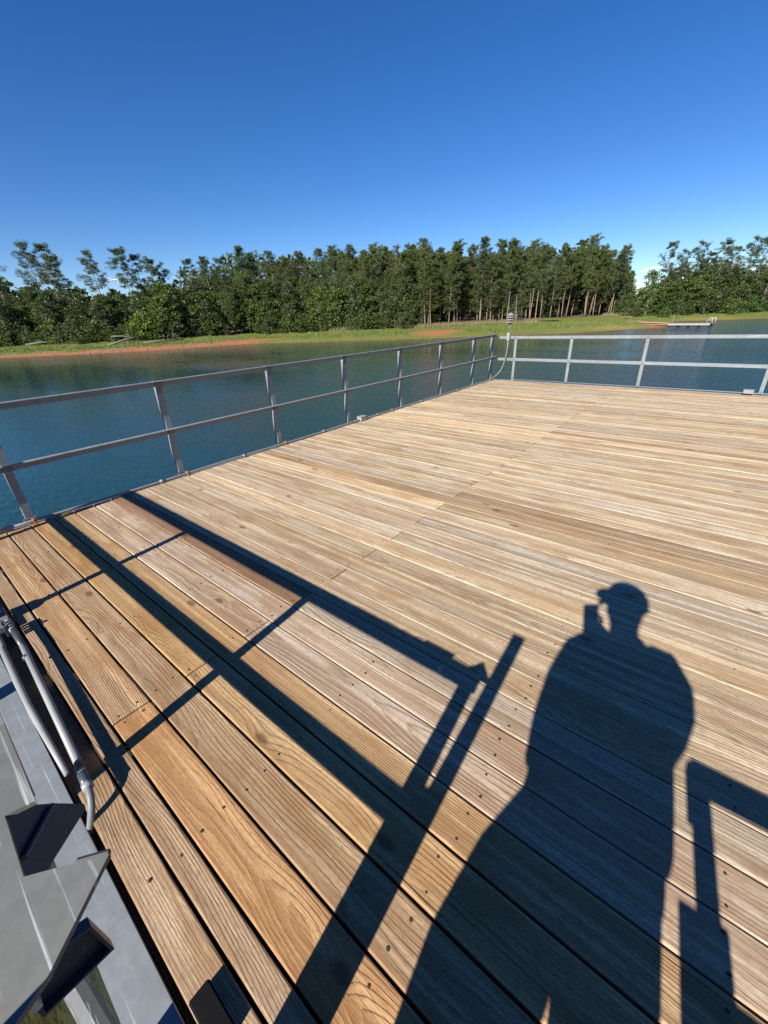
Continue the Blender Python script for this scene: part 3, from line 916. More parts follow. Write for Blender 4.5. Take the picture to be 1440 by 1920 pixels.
# ------------------------------------------------------------------ trees
def tris(centers, n, spread, size, width, flat=1.0, up=0.0):
    """n leaf blades round each centre; returns verts, faces"""
    c = np.repeat(centers, n, 0)
    k = len(c)
    dirs = rng.normal(size=(k, 3)); dirs /= np.linalg.norm(dirs, axis=1)[:, None]
    dirs[:, 2] = dirs[:, 2] * flat + up
    sp = np.repeat(spread, n) if np.ndim(spread) else spread
    base = c + dirs * (rng.random((k, 1)) ** 0.5) * (sp[:, None] if np.ndim(sp) else sp)
    ax = rng.normal(size=(k, 3)); ax /= np.linalg.norm(ax, axis=1)[:, None]
    ax = 0.55 * ax + 0.6 * dirs
    ax /= np.linalg.norm(ax, axis=1)[:, None] + 1e-9
    sd = np.cross(ax, rng.normal(size=(k, 3))); sd /= np.linalg.norm(sd, axis=1)[:, None] + 1e-9
    s = size * rng.uniform(0.6, 1.3, (k, 1)); w = width * rng.uniform(0.6, 1.3, (k, 1))
    v = np.stack([base - ax * s * 0.3 - sd * w * 0.4, base - ax * s * 0.3 + sd * w * 0.4, base + ax * s * 0.5 + sd * w * 0.5, base + ax * s * 0.7 - sd * w * 0.3], 1).reshape(-1, 3)
    f = np.arange(k * 4).reshape(-1, 4)
    return v, f


def fast_mesh(name, v, f, mat):
    me = bpy.data.meshes.new(name)
    v = np.asarray(v, np.float32); f = np.asarray(f, np.int32)
    me.vertices.add(len(v)); me.vertices.foreach_set('co', v.ravel())
    n = f.shape[1]
    me.loops.add(f.size); me.loops.foreach_set('vertex_index', f.ravel())
    me.polygons.add(len(f)); me.polygons.foreach_set('loop_start', np.arange(0, f.size, n, dtype=np.int32))
    me.polygons.foreach_set('loop_total', np.full(len(f), n, np.int32))
    me.update(calc_edges=True)
    me.materials.append(mat)
    return me


def pine(H, cs, spread, tiers, tufts, leafn, mat, barkmat, lean=0.3, top_round=0.5, seed=0, gaps=0.0, dead=0):
    """a pine: bare lower trunk, crown of separate needle clumps on limbs"""
    r = np.random.default_rng(seed)
    global rng
    rng = r
    leafn = int(leafn * 1.8)
    zz = np.linspace(0, H, 12)
    ph = r.uniform(0, 6.28, 2)
    path = np.c_[0.12 * np.sin(zz * 0.35 + ph[0]) + lean * (zz / H) ** 1.6, 0.12 * np.sin(zz * 0.3 + ph[1]), zz]
    path -= path[0]
    rad = 0.19 * (1 - 0.88 * (zz / H)) * H / 20
    t = MB(); t.tube(path, list(rad), 7)
    cen, sz = [], []
    for k in range(tiers):
        u = (k + r.uniform(-0.3, 0.3)) / max(1, tiers - 1)
        u = min(max(u, 0), 1)
        z = H * (cs + (0.985 - cs) * u)
        if r.random() < gaps: continue
        prof = (math.sin(math.pi * (0.16 + 0.73 * u)) ** 0.8) * (1 - top_round * 0.4 * u)
        nb = r.integers(2, 5)
        p0 = np.array([np.interp(z, zz, path[:, i]) for i in range(3)])
        a0 = r.uniform(0, 6.28)
        for b in range(nb):
            a = a0 + b * 6.28 / nb + r.uniform(-0.6, 0.6)
            ln = spread * prof * r.uniform(0.45, 1.15)
            rise = r.uniform(-0.10, 0.45) + 0.35 * u
            p1 = p0 + np.array([math.cos(a) * ln, math.sin(a) * ln, ln * rise])
            mid = (p0 + p1) / 2 + np.array([0, 0, -0.08 * ln])
            t.tube([p0, mid, p1], [0.05 * (1.15 - 0.7 * u), 0.035, 0.012], 4, False)
            for q in range(tufts):
                w = r.uniform(0.40, 1.06)
                c = p0 + (p1 - p0) * w + r.normal(size=3) * np.array([0.28, 0.28, 0.26]) * (0.5 + ln * 0.25)
                cen.append(c); sz.append(r.uniform(0.35, 0.66) * (0.75 + 0.15 * ln))
    for q in range(7):
        cen.append(path[-1] + r.normal(size=3) * np.array([0.45, 0.45, 0.3]) - np.array([0, 0, 0.35])); sz.append(0.5)
    for q in range(3 if cs > 0.3 else 0):      # a few dead stubs below the crown
        z = H * r.uniform(0.25, cs); a = r.uniform(0, 6.28)
        p0 = np.array([np.interp(z, zz, path[:, i]) for i in range(3)])
        t.tube([p0, p0 + np.array([math.cos(a), math.sin(a), 0.1]) * r.uniform(0.5, 1.4)], [0.035, 0.01], 4, False)
    trunk = t.mesh('trunk'); trunk.materials.append(barkmat)
    trunk.polygons.foreach_set('use_smooth', [True] * len(trunk.polygons))
    if dead:
        keep = r.random(len(cen)) < 0.75
        cen = [c for c, k in zip(cen, keep) if k]; sz = [c for c, k in zip(sz, keep) if k]
    v, f = tris(np.array(cen), leafn, np.array(sz) * 1.0, 0.25, 0.090, 0.6, 0.08)
    return trunk, fast_mesh('crown', v, f, mat), float(np.percentile(v[:, 2], 99.7))


def broad(H, rx, blobs, leaves, mat, barkmat, seed=0, low=0.12, size=0.34):
    r = np.random.default_rng(seed)
    global rng
    rng = r
    t = MB()
    t.tube([(0, 0, 0), (r.uniform(-.15, .15), r.uniform(-.15, .15), H * 0.4), (r.uniform(-.3, .3), r.uniform(-.3, .3), H * 0.85)], [0.16 * H / 10, 0.11 * H / 10, 0.03], 7)
    cen, sz = [], []
    for k in range(blobs):
        u = r.random()
        z = H * (low + (0.95 - low) * u)
        pr = math.sin(math.pi * min(0.97, 0.20 + 0.76 * u)) ** 0.7
        a = r.uniform(0, 6.28); q = math.sqrt(r.random())
        c = np.array([math.cos(a) * rx * pr * q, math.sin(a) * rx * pr * q, z])
        cen.append(c); sz.append(r.uniform(0.38, 0.85))
        if k % 4 == 0:
            t.tube([(0, 0, max(0.3, z * 0.6)), tuple(c)], [0.05, 0.012], 4, False)
    trunk = t.mesh('trunk'); trunk.materials.append(barkmat)
    v, f = tris(np.array(cen), leaves, np.array(sz), size, size * 0.62, 0.8, 0.05)
    return trunk, fast_mesh('crown', v, f, mat), H


P_TALL = [pine(20, 0.50, 2.9, 17, 6, 20, LF_PINE, BARK, 0.3, 0.6, 21), pine(20, 0.42, 3.2, 19, 6, 19, LF_PINE, BARK, -0.3, 0.5, 22, 0.08),
          pine(20, 0.55, 3.0, 15, 7, 20, LF_PINE, BARK, 0.4, 0.3, 23), pine(20, 0.46, 3.5, 17, 6, 20, LF_PINE, BARK, -0.2, 0.35, 24, 0.1),
          pine(20, 0.38, 2.6, 22, 5, 20, LF_PINE2, BARK, 0.1, 0.8, 25), pine(20, 0.48, 3.8, 13, 8, 20, LF_PINE, BARK, 0.5, 0.1, 26, 0.1)]
P_FULL = [pine(20, 0.20, 3.3, 25, 6, 16, LF_PINE, BARK, 0.2, 0.7, 31), pine(20, 0.26, 3.7, 23, 6, 17, LF_PINE, BARK, -0.3, 0.6, 32, 0.06), pine(20, 0.15, 3.2, 25, 6, 16, LF_PINE2, BARK, 0.3, 0.7, 33),
          pine(20, 0.30, 4.0, 20, 7, 16, LF_PINE, BARK, 0.2, 0.3, 34, 0.08), pine(20, 0.22, 3.0, 27, 5, 16, LF_PINE2, BARK, -0.2, 0.9, 35)]
P_OPEN = [pine(20, 0.46, 3.4, 13, 7, 20, LF_PINE2, BARK, 0.5, 0.3, 41, 0.15), pine(20, 0.50, 3.2, 12, 7, 20, LF_PINE2, BARK, -0.7, 0.2, 42, 0.15),
          pine(20, 0.42, 3.1, 15, 6, 20, LF_PINE2, BARK, 0.9, 0.4, 43, 0.12)]
P_BROWN = [pine(20, 0.55, 2.4, 14, 4, 14, LF_DEAD, BARK, 0.2, 0.5, 51, 0.1, 1)]
B_TREE = [broad(11, 2.9, 120, 26, LF_BROAD, BARKG, 61), broad(10, 2.6, 110, 26, LF_BROAD, BARKG, 62), broad(12, 2.7, 120, 26, LF_SHRUB, BARKG, 63)]
B_BUSH = [broad(4.2, 2.1, 60, 24, LF_SHRUB, BARKG, 71, 0.03, 0.28), broad(5.2, 2.0, 64, 24, LF_SHRUB, BARKG, 72, 0.03, 0.30), broad(3.4, 1.9, 50, 24, LF_BROAD, BARKG, 73, 0.03, 0.26)]
CEDAR = [broad(8.5, 1.9, 105, 24, LF_SHRUB, BARK, 81, 0.04, 0.28), broad(10, 2.1, 125, 24, LF_PINE2, BARK, 82, 0.05, 0.28)]


def plant(name, proto, xy, h, label, cat, group=None, tint=None, lean=(0, 0), wide=1.0):
    trunk, crown, H = proto
    z = float(ground_z([xy])[0]) - 0.05
    o = empty(name, (xy[0], xy[1], z))
    s = h / H
    o.scale = (s * wide, s * wide, s)
    o.rotation_euler = (lean[0], lean[1], random.uniform(0, 6.28) if lean == (0, 0) else random.uniform(-0.5, 0.5))
    tag(o, label, cat, group)
    v = random.uniform(0.8, 1.22)
    tint = tint or (v * random.uniform(0.92, 1.12), v, v * random.uniform(0.8, 1.1))
    for nm, me in (('trunk', trunk), ('crown', crown)):
        c = bpy.data.objects.new(nm, me)
        COL.objects.link(c)
        c.parent = o
        c.color = (*tint, 1)
    return o


def at_inland(px, py, want):
    """walk out along the sight line's bearing to the place that lies `want` metres inland"""
    v = ray(px, py); h = v[:2] / np.hypot(*v[:2])
    t = np.arange(40, 260, 0.5)
    pts = CAM[:2] + t[:, None] * h
    d = sdist(pts)
    seen = False
    far = px > 1190
    for i in range(len(t)):
        if far and pts[i, 1] < 99: continue
        if d[i] >= want: return pts[i], t[i]
    return pts[-1], t[-1]


def top_h(px, py, xy):
    v = ray(px, py)
    k = np.hypot(*(xy - CAM[:2])) / np.hypot(*v[:2])
    return float(CAM[2] + v[2] * k - ground_z([xy])[0])


G_PINE = 'pines of the wood along the far shore'
SECT = [(-200, 45, 'at the far left edge of the wood'), (45, 130, 'above the pale fallen trunk on the left'), (130, 200, 'between the two left piles of driftwood'), (200, 290, 'above the grey fallen tree on the left'),
        (290, 440, 'above the red clay beach'), (440, 530, 'behind the third railing post from the left'), (530, 650, 'behind the middle of the grassy bank'), (650, 745, 'just left of the bare sandy bank'),
        (745, 830, 'straight above the bare sandy bank'), (830, 930, 'just left of the lantern'), (930, 1010, 'right behind the lantern'), (1010, 1080, 'above the second far railing post'), (1080, 1170, 'at the right end of the main wood'),
        (1170, 1225, 'in the gap between the two woods'), (1225, 1300, 'left of the floating dock beyond the inlet'), (1300, 1370, 'behind the outer end of the floating dock'), (1370, 1700, 'at the far right beyond the inlet')]


def sect(px):
    for a, b, t in SECT:
        if a <= px < b: return t
    return SECT[-1][2]


# pines that stand out on the skyline: (px, py of the top, metres inland, kind, label)
HERO = [
    (38, 447, 24, P_OPEN[0], 'leftmost tall pine with an open crown against the sky'),
    (72, 455, 22, P_OPEN[2], 'tall pine with a broad crown, second from the left above the trees'),
    (108, 473, 25, P_OPEN[1], 'thin leaning pine, third from the left on the skyline'),
    (163, 465, 22, P_OPEN[0], 'solitary pine with a layered crown above the left wood'),
    (222, 460, 24, P_OPEN[1], 'tall narrow pine standing over the small cloud on the left'),
    (248, 476, 27, P_OPEN[2], 'slim pine right of the tall narrow one on the left'),
    (273, 482, 24, P_OPEN[1], None), (300, 492, 26, P_OPEN[0], None), (345, 484, 27, P_OPEN[2], 'small round topped pine showing alone in a skyline gap'),
    (380, 480, 24, P_TALL[1], None), (412, 483, 26, P_OPEN[2], None), (443, 461, 24, P_TALL[0], 'pine topping the rise where the dense wood starts'), (470, 472, 26, P_TALL[1], None),
    (505, 470, 22, P_FULL[0], None), (530, 478, 24, P_TALL[2], None), (560, 470, 22, P_FULL[1], None), (597, 465, 21, P_FULL[0], None), (624, 459, 22, P_TALL[1], None),
    (658, 458, 20, P_FULL[1], None), (680, 468, 22, P_TALL[0], None), (702, 455, 20, P_TALL[1], None), (725, 462, 24, P_TALL[0], None),
    (742, 458, 19, P_BROWN[0], 'dying pine with a rusty brown crown in the middle of the wood'),
    (772, 456, 21, P_TALL[2], None), (797, 446, 19, P_FULL[0], None), (828, 464, 22, P_TALL[0], None), (862, 449, 19, P_TALL[1], None), (885, 458, 22, P_FULL[1], None),
    (908, 444, 19, P_TALL[0], None), (941, 448, 20, P_TALL[1], None), (966, 447, 18, P_TALL[2], None), (990, 462, 22, P_FULL[0], None), (1008, 448, 18, P_TALL[1], None),
    (1035, 464, 21, P_TALL[0], None), (1064, 455, 19, P_FULL[1], None), (1090, 462, 21, P_TALL[0], None), (1120, 438, 18, P_TALL[1], 'tallest pine, round topped, near the right end of the main wood'),
    (1143, 470, 19, P_FULL[0], None), (1163, 458, 19, P_TALL[2], 'pine leaning out at the right end of the main wood'),
    (1262, 453, 13, P_OPEN[2], 'feathery pine at the left end of the right hand wood'), (1285, 466, 16, P_OPEN[0], None), (1317, 450, 13, P_OPEN[0], 'broad crowned pine above the floating dock'),
    (1340, 470, 18, P_OPEN[1], None), (1364, 447, 13, P_OPEN[1], None), (1390, 460, 17, P_OPEN[2], None), (1420, 441, 13, P_OPEN[0], None), (1447, 443, 14, P_OPEN[2], None), (1480, 450, 15, P_OPEN[1], None),
    (-30, 470, 24, P_OPEN[2], None), (-80, 480, 24, P_OPEN[1], None),
]
placed = []
for px, py, inl, pr, lab in HERO:
    xy, _ = at_inland(px, py, inl)
    h = top_h(px, py, xy)
    lean = (0, 0)
    if lab and 'leaning out' in lab: lean = (0.0, 0.10)
    if px < 260: lean = (random.uniform(-0.03, 0.03), random.uniform(-0.12, -0.03))
    plant('pine_tree', pr, xy, max(6, h), lab or ('tall skyline pine ' + sect(px)), 'tree', G_PINE, None, lean)
    placed.append(xy)

# the wood behind and below the skyline
SKYX = [-100, 0, 60, 130, 200, 260, 320, 350, 400, 440, 500, 560, 620, 700, 800, 900, 1000, 1100, 1150, 1168, 1176, 1205, 1216, 1235, 1260, 1300, 1340, 1400, 1440, 1520]
SKYY = [515, 512, 532, 530, 545, 540, 522, 508, 495, 480, 474, 474, 468, 463, 458, 456, 458, 452, 470, 500, 545, 546, 530, 508, 488, 480, 492, 500, 482, 480]
def fill(n, px0, px1, inl0, inl1, hs, protos, name, label, cat, group, wide=(0.9, 1.15), seed=1, tintf=None, below=(3, 45)):
    r = random.Random(seed)
    for k in range(n):
        px = px0 + (px1 - px0) * (k + r.random()) / n
        inl = r.uniform(inl0, inl1)
        xy, _ = at_inland(px, 600, inl)
        xy = xy + np.array([r.uniform(-1, 1), r.uniform(-1, 1)])
        hmax = top_h(px, np.interp(px, SKYX, SKYY) + r.uniform(*below), xy)
        h = max(2.0, min(r.uniform(*hs), hmax))
        plant(name, r.choice(protos), xy, h, label + ' ' + sect(px), cat, group, tintf(r) if tintf else None, (0, 0), r.uniform(*wide) * (1.25 if h < 8 and cat == 'tree' and protos is not B_TREE else 1))


fill(50, 440, 1172, 16.5, 34, (14, 19), P_TALL + P_FULL, 'pine_tree', 'pine in the dense row', 'tree', G_PINE, seed=2)
fill(34, 420, 1165, 34, 55, (15, 22), P_FULL, 'pine_tree', 'pine deep in the wood', 'tree', G_PINE, (1.1, 1.5), seed=3, below=(8, 40))
fill(34, 440, 1000, 15, 20, (9, 13.5), P_FULL, 'pine_tree', 'shorter full crowned pine', 'tree', G_PINE, (1.1, 1.5), seed=4)
fill(24, 760, 1165, 20, 30, (9, 13.0), P_FULL + P_TALL, 'pine_tree', 'shorter pine under the tall crowns', 'tree', G_PINE, (1.1, 1.5), seed=20)
fill(30, -60, 450, 18, 34, (8.5, 13), P_FULL, 'pine_tree', 'short dense pine of the mixed wood', 'tree', G_PINE, (1.1, 1.6), seed=5)
fill(16, 1225, 1520, 15, 34, (10, 14), P_OPEN + P_FULL, 'pine_tree', 'right wood pine', 'tree', G_PINE, seed=6)
G_BR = 'broadleaf trees under the pines'
fill(40, -90, 470, 14, 24, (6.5, 10.0), B_TREE + CEDAR, 'broadleaf_tree', 'dark leafy tree', 'tree', G_BR, (1.0, 1.35), 7)
fill(30, 470, 790, 13.5, 18, (5.0, 10), B_TREE + CEDAR, 'broadleaf_tree', 'leafy tree under the pines', 'tree', G_BR, (0.9, 1.3), 8)
fill(22, 780, 1165, 22, 36, (5.0, 8.5), B_TREE, 'broadleaf_tree', 'leafy tree deep in the wood', 'tree', G_BR, (1.1, 1.5), 9)
fill(40, 1215, 1520, 9, 18, (6.0, 11.0), B_TREE + CEDAR, 'broadleaf_tree', 'leafy tree of the thicket', 'tree', G_BR, (1.0, 1.35), 10)
fill(12, 1150, 1216, 14, 34, (4.5, 9.0), B_TREE + CEDAR, 'broadleaf_tree', 'low leafy tree', 'tree', G_BR, (1.0, 1.3), 11)
xy, _ = at_inland(1228, 505, 11)
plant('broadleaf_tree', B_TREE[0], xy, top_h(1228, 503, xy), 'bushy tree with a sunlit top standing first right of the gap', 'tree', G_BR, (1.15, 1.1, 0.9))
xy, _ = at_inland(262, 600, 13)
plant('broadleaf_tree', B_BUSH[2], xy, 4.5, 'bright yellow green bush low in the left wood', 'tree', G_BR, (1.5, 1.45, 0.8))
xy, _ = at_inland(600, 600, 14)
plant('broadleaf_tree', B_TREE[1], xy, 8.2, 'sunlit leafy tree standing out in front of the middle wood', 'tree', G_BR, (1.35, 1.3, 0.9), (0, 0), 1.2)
G_BU = 'bushes along the edge of the wood'
fill(44, -80, 440, 12, 15.5, (1.6, 4.2), B_BUSH, 'bush', 'low dark bush', 'bush', G_BU, (1.0, 1.4), 12)
fill(18, 470, 770, 12, 14.5, (1.6, 3.6), B_BUSH, 'bush', 'low bush', 'bush', G_BU, (1.0, 1.4), 13)
fill(30, 1165, 1500, 7.5, 11, (1.4, 3.6), B_BUSH, 'bush', 'low bush on the bank', 'bush', G_BU, (1.0, 1.5), 14)
fill(14, 790, 1160, 19, 30, (1.4, 3.0), B_BUSH, 'bush', 'low shaded bush', 'bush', G_BU, (1.0, 1.5), 15)

# pale bare trunks that read against the dark wood in the middle and right
for k, (px, inl, h, ln) in enumerate([(757, 15, 15.5, 0.0), (797, 15, 14.5, 0.0), (803, 15.2, 15, 0.05), (852, 16, 15, 0), (900, 15.5, 15.5, 0), (912, 18, 15, 0.02), (950, 16, 16, 0.0), (967, 17, 15.5, 0), (993, 17, 16, 0),
                                      (1003, 16.5, 15, 0.05), (1012, 16, 15, 0.0), (1052, 17.5, 15, 0.0), (1060, 18, 16, 0.02), (1095, 16.5, 17, 0.04), (1103, 17.5, 17, 0.06), (1110, 16.5, 16, 0.03), (1142, 17.5, 15, 0.03)]):
    xy, _ = at_inland(px, 600, inl)
    plant('pine_tree', P_TALL[k % 6], xy, min(h, top_h(px, np.interp(px, SKYX, SKYY) + random.uniform(0, 25), xy)), 'bare trunked front pine ' + sect(px), 'tree', G_PINE, None, (0, ln) if ln else (0, 0.001), 1.0)

# trees that share a description are told apart by their order along the shore, seen from the deck
ORD = ['first', 'second', 'third', 'fourth', 'fifth', 'sixth', 'seventh', 'eighth', 'ninth', 'tenth', 'eleventh', 'twelfth', 'thirteenth', 'fourteenth', 'fifteenth']
by = {}
for o in COL.objects:
    if o.get('category') in ('tree', 'bush') and o.parent is None: by.setdefault(o['label'], []).append(o)
for lab, os_ in by.items():
    if len(os_) < 2 or len(os_) > 15 or len(lab.split()) > 13: continue
    def az(o):
        d = np.array(o.location) - CAM
        return (d @ RT) / (d @ FW)
    for k, o in enumerate(sorted(os_, key=az)): o['label'] = lab + ', ' + ORD[k] + ' from left'

# far wood closing the gaps near the horizon
cen, sz = [], []
r = np.random.default_rng(5)
for k in range(2600):
    px = r.uniform(-160, 1560)
    v = ray(px, 600); hdir = v[:2] / np.hypot(*v[:2])
    q = CAM[:2] + hdir * r.uniform(165, 190)
    zt = CAM[2] + (lambda w_: w_[2] / np.hypot(*w_[:2]))(ray(px, np.interp(px, SKYX, SKYY) + 14)) * np.hypot(*(q - CAM[:2]))
    z = ground_z([q])[0] + r.uniform(0, 1) * max(1.0, zt - ground_z([q])[0] + 1.2 * math.sin(px * 0.09) + 0.9 * math.sin(px * 0.23))
    cen.append((q[0], q[1], z)); sz.append(r.uniform(1.2, 2.2))
rng = r
v, f = tris(np.array(cen), 12, np.array(sz), 1.5, 1.0, 0.8)
o = link('distant_wood', fast_mesh('distant_wood', v, f, LF_PINE2)); tag(o, 'mass of dark distant wood seen through gaps behind the shore trees', kind='stuff')

# dry tall grass at the wood's edge, and grass tufts on the bank
def blades(name, pts, h, w, mat, label, seed):
    r = np.random.default_rng(seed)
    z = ground_z(pts)
    n = len(pts)
    a = r.uniform(0, 6.28, n); hh = h * r.uniform(0.5, 1.2, n); ww = w * r.uniform(0.6, 1.3, n)
    dx, dy = np.cos(a) * ww, np.sin(a) * ww
    lx, ly = r.normal(size=n) * hh * 0.25, r.normal(size=n) * hh * 0.25
    v = np.stack([np.c_[pts[:, 0] - dx, pts[:, 1] - dy, z - 0.03], np.c_[pts[:, 0] + dx, pts[:, 1] + dy, z - 0.03], np.c_[pts[:, 0] + lx, pts[:, 1] + ly, z + hh]], 1).reshape(-1, 3)
    o = link(name, fast_mesh(name, v, np.arange(n * 3).reshape(-1, 3), mat))
    tag(o, label, 'grass', kind='stuff')


r = np.random.default_rng(9)
P = []
for px0, px1, i0, i1, n in ((745, 960, 12.5, 15.5, 5200), (620, 690, 12.0, 14.0, 1500), (950, 1010, 13.5, 16, 500), (1130, 1200, 13, 18, 600)):
    for k in range(n // 10):
        xy, _ = at_inland(r.uniform(px0, px1), 600, r.uniform(i0, i1))
        P += [xy + r.normal(size=2) * 0.35 for _ in range(10)]
blades('dry_grass', np.array(P), 0.75, 0.030, DRY, 'tall pale dry grass fringing the wood behind the bare bank', 3)
P = []
GRASS = mat_leaf('green_grass_blades', (0.115, 0.150, 0.035), 0.4, 0.3)
for px0, px1, n in ((-80, 300, 9000), (300, 1180, 16000), (1180, 1480, 5000)):
    for k in range(n // 20):
        xy, _ = at_inland(r.uniform(px0, px1), 600, r.choice([r.uniform(3.2, 8), r.uniform(4, 14)]))
        if np.exp(-((xy[0] + 37) ** 2 / 18 + (xy[1] - 65.5) ** 2 / 9)) > 0.3: continue
        if xy[0] < -61 and sdist([xy])[0] < 5.0 and xy[0] > -90 and r.random() < 0.72: continue
        P += [xy + r.normal(size=2) * 0.5 for _ in range(20)]
blades('green_grass', np.array(P), 0.26, 0.05, GRASS, 'green grass tufts on the far bank', 4)

r = np.random.default_rng(17)
mb = MB()
for k in range(900):
    xy, _ = at_inland(r.choice([r.uniform(-20, 445), r.uniform(40, 440), r.uniform(445, 1180)]), 640, r.uniform(0.1, 4.5) ** 1.0)
    q = r.uniform(0.04, 0.16) * (1 if r.random() < 0.9 else 1.8)
    z = ground_z([xy])[0]
    b = len(mb.v)
    for a_, bb, cc in ((1, 0, 0), (0, 1, 0), (-1, 0, 0), (0, -1, 0), (0, 0, 0.8), (0, 0, -0.5)):
        mb.v.append((xy[0] + q * (a_ + r.normal() * 0.2), xy[1] + q * (bb + r.normal() * 0.2), z + q * 0.7 * (cc + r.normal() * 0.15)))
    mb.f += [(b + i_, b + (i_ + 1) % 4, b + 4) for i_ in range(4)] + [(b + (i_ + 1) % 4, b + i_, b + 5) for i_ in range(4)]
for k in range(160):
    xy, _ = at_inland(r.uniform(-20, 445), 640, r.uniform(3.0, 10))
    z = ground_z([xy])[0] + 0.04; a_ = r.uniform(0, 3.1); L_ = r.uniform(0.3, 1.6)
    mb.tube([(xy[0], xy[1], z), (xy[0] + L_ * math.cos(a_), xy[1] + L_ * math.sin(a_), z + r.uniform(0, 0.25))], [0.035, 0.012], 4)
tag(mb.build('beach_debris', mat_plain('stones_and_twigs', (0.135, 0.105, 0.080), 0.9, 0, 0.5, 3)), 'small stones and twigs strewn along the waterline', kind='stuff')

# fallen trunks on the left beach
def log_thing(pxa, pxb, rad, label, up=0.5, inl=9):
    (xa, ya, ia), (xb, yb2, ib) = pxa, pxb
    A, _ = at_inland(xa, 640, ia); B, _ = at_inland(xb, 640, ib)
    za, zb = ground_z([A])[0] + rad + ya, ground_z([B])[0] + rad + yb2
    o = empty('fallen_log', ((A[0] + B[0]) / 2, (A[1] + B[1]) / 2, min(za, zb)))
    tag(o, label, 'log', 'driftwood on the left beach')
    mid = (np.array([*A, za]) + np.array([*B, zb])) / 2 + np.array([0, 0, 0.15])
    mb = MB(); mb.tube([(*A, za), tuple(mid), (*B, zb)], [rad, rad * 0.85, rad * 0.5], 8); mb.build('trunk', DRIFT, o, True)
    for k in range(4):
        t = random.uniform(0.4, 0.95); p = np.array([*A, za]) * (1 - t) + np.array([*B, zb]) * t
        mb = MB(); mb.tube([p, p + np.array([random.uniform(-1, 1), random.uniform(-1, 1), random.uniform(0.2, 1.1)])], [rad * 0.35, 0.015], 5); mb.build('branch', DRIFT, o, True)


log_thing((46, 0.25, 9.5), (105, 0.45, 10.5), 0.16, 'pale fallen trunk lying on the grass at the far left')
log_thing((200, 0.0, 7.0), (272, 0.95, 9.0), 0.17, 'grey fallen tree propped up above the red beach')
log_thing((212, 1.0, 11.0), (250, 0.7, 10.0), 0.12, 'short broken branch hanging over the fallen tree')
log_thing((270, 0.05, 6.5), (345, 0.1, 8.0), 0.16, 'long dark driftwood log along the top of the red beach')

# floating dock and shore bits on the right
fd = tag(empty('floating_dock', (-3.5, 86.8, WZ)), 'pale floating dock with a raised hoop at its outer end', 'dock')
A, B = np.array([-5.4, 88.0]), np.array([0.3, 85.6])
dv = (B - A) / np.linalg.norm(B - A); nv = np.array([-dv[1], dv[0]])
LP = mat_plain('pale_dock_boards', (0.27, 0.26, 0.245), 0.8, 0, 0.2, 5)
Ld = np.linalg.norm(B - A)
nbd = 24
for k in range(nbd):
    t0, t1 = k / nbd * Ld + 0.01, (k + 1) / nbd * Ld - 0.02
    q = [A + dv * t0 + nv * s for s in (-0.75, 0.75)] + [A + dv * t1 + nv * s for s in (0.75, -0.75)]
    mb = MB(); mb.prism([tuple(p) for p in q], 2, WZ + 0.46, WZ + 0.52); mb.build('board', LP, fd)
for s in (-0.72, 0.72):
    mb = MB(); q = [A + nv * (s - 0.04), B + nv * (s - 0.04), B + nv * (s + 0.04), A + nv * (s + 0.04)]; mb.prism([tuple(p) for p in q], 2, WZ + 0.24, WZ + 0.455); mb.build('side_beam', LP, fd)
for k in range(4):
    c = A + dv * (Ld * (k + 0.5) / 4)
    mb = MB(); q = [c + dv * sx * 0.5 + nv * sy * 0.62 for sx, sy in ((-1, -1), (1, -1), (1, 1), (-1, 1))]; mb.prism([tuple(p) for p in q], 2, WZ - 0.15, WZ + 0.235); mb.build('float', COUPL, fd)
E0 = B - dv * 0.15
hoop = [(*(E0 - dv * 0.45 + nv * -0.5), WZ + 0.52)] + [(*(E0 - dv * (0.45 - 0.45 * math.sin(t)) * 1.0 + nv * -0.5), WZ + 0.9 + 0.42 * math.sin(t)) for t in np.linspace(0.1, 1.4, 5)] + [(*(E0 + dv * 0.22 + nv * -0.5), WZ + 1.22), (*(E0 + dv * 0.25 + nv * -0.5), WZ + 0.52)]
for s in (0, 0.9):
    mb = MB(); mb.tube([(p[0] + nv[0] * s, p[1] + nv[1] * s, p[2]) for p in hoop], 0.07, 8); mb.build('hoop', LP, fd, True)
mb = MB(); mb.tube([(*(A + dv * 0.2), WZ + 0.3), (*(A + dv * 0.2), WZ + 1.9)], 0.04, 8); mb.build('pole', CONDUIT, fd)
rp = tag(empty('dock_ramp', (-7.0, 88.8, WZ)), 'tan timber ramp leading from the point onto the floating dock', 'ramp')
C0, C1 = np.array([-10.3, 90.2]), np.array([-5.5, 88.05])
dv2 = (C1 - C0) / np.linalg.norm(C1 - C0); nv2 = np.array([-dv2[1], dv2[0]])
for k in range(10):
    t = k / 10 * np.linalg.norm(C1 - C0)
    q = [C0 + dv2 * (t + a) + nv2 * b for a, b in ((0.01, -0.6), (0.01, 0.6), (0.48, 0.6), (0.48, -0.6))]
    mb = MB(); mb.prism([tuple(p) for p in q], 2, WZ + 0.72 - 0.02 * k, WZ + 0.80 - 0.02 * k); mb.build('board', mat_plain('tan_boards', (0.36, 0.24, 0.14), 0.8) if k == 0 else bpy.data.materials['tan_boards'], rp)
for s in (-0.55, 0.55):
    q = [C0 + nv2 * (s - 0.05), C1 + nv2 * (s - 0.05), C1 + nv2 * (s + 0.05), C0 + nv2 * (s + 0.05)]
    mb = MB(); mb.prism([tuple(p) for p in q], 2, WZ + 0.28, WZ + 0.50); mb.build('side_beam', JW, rp)
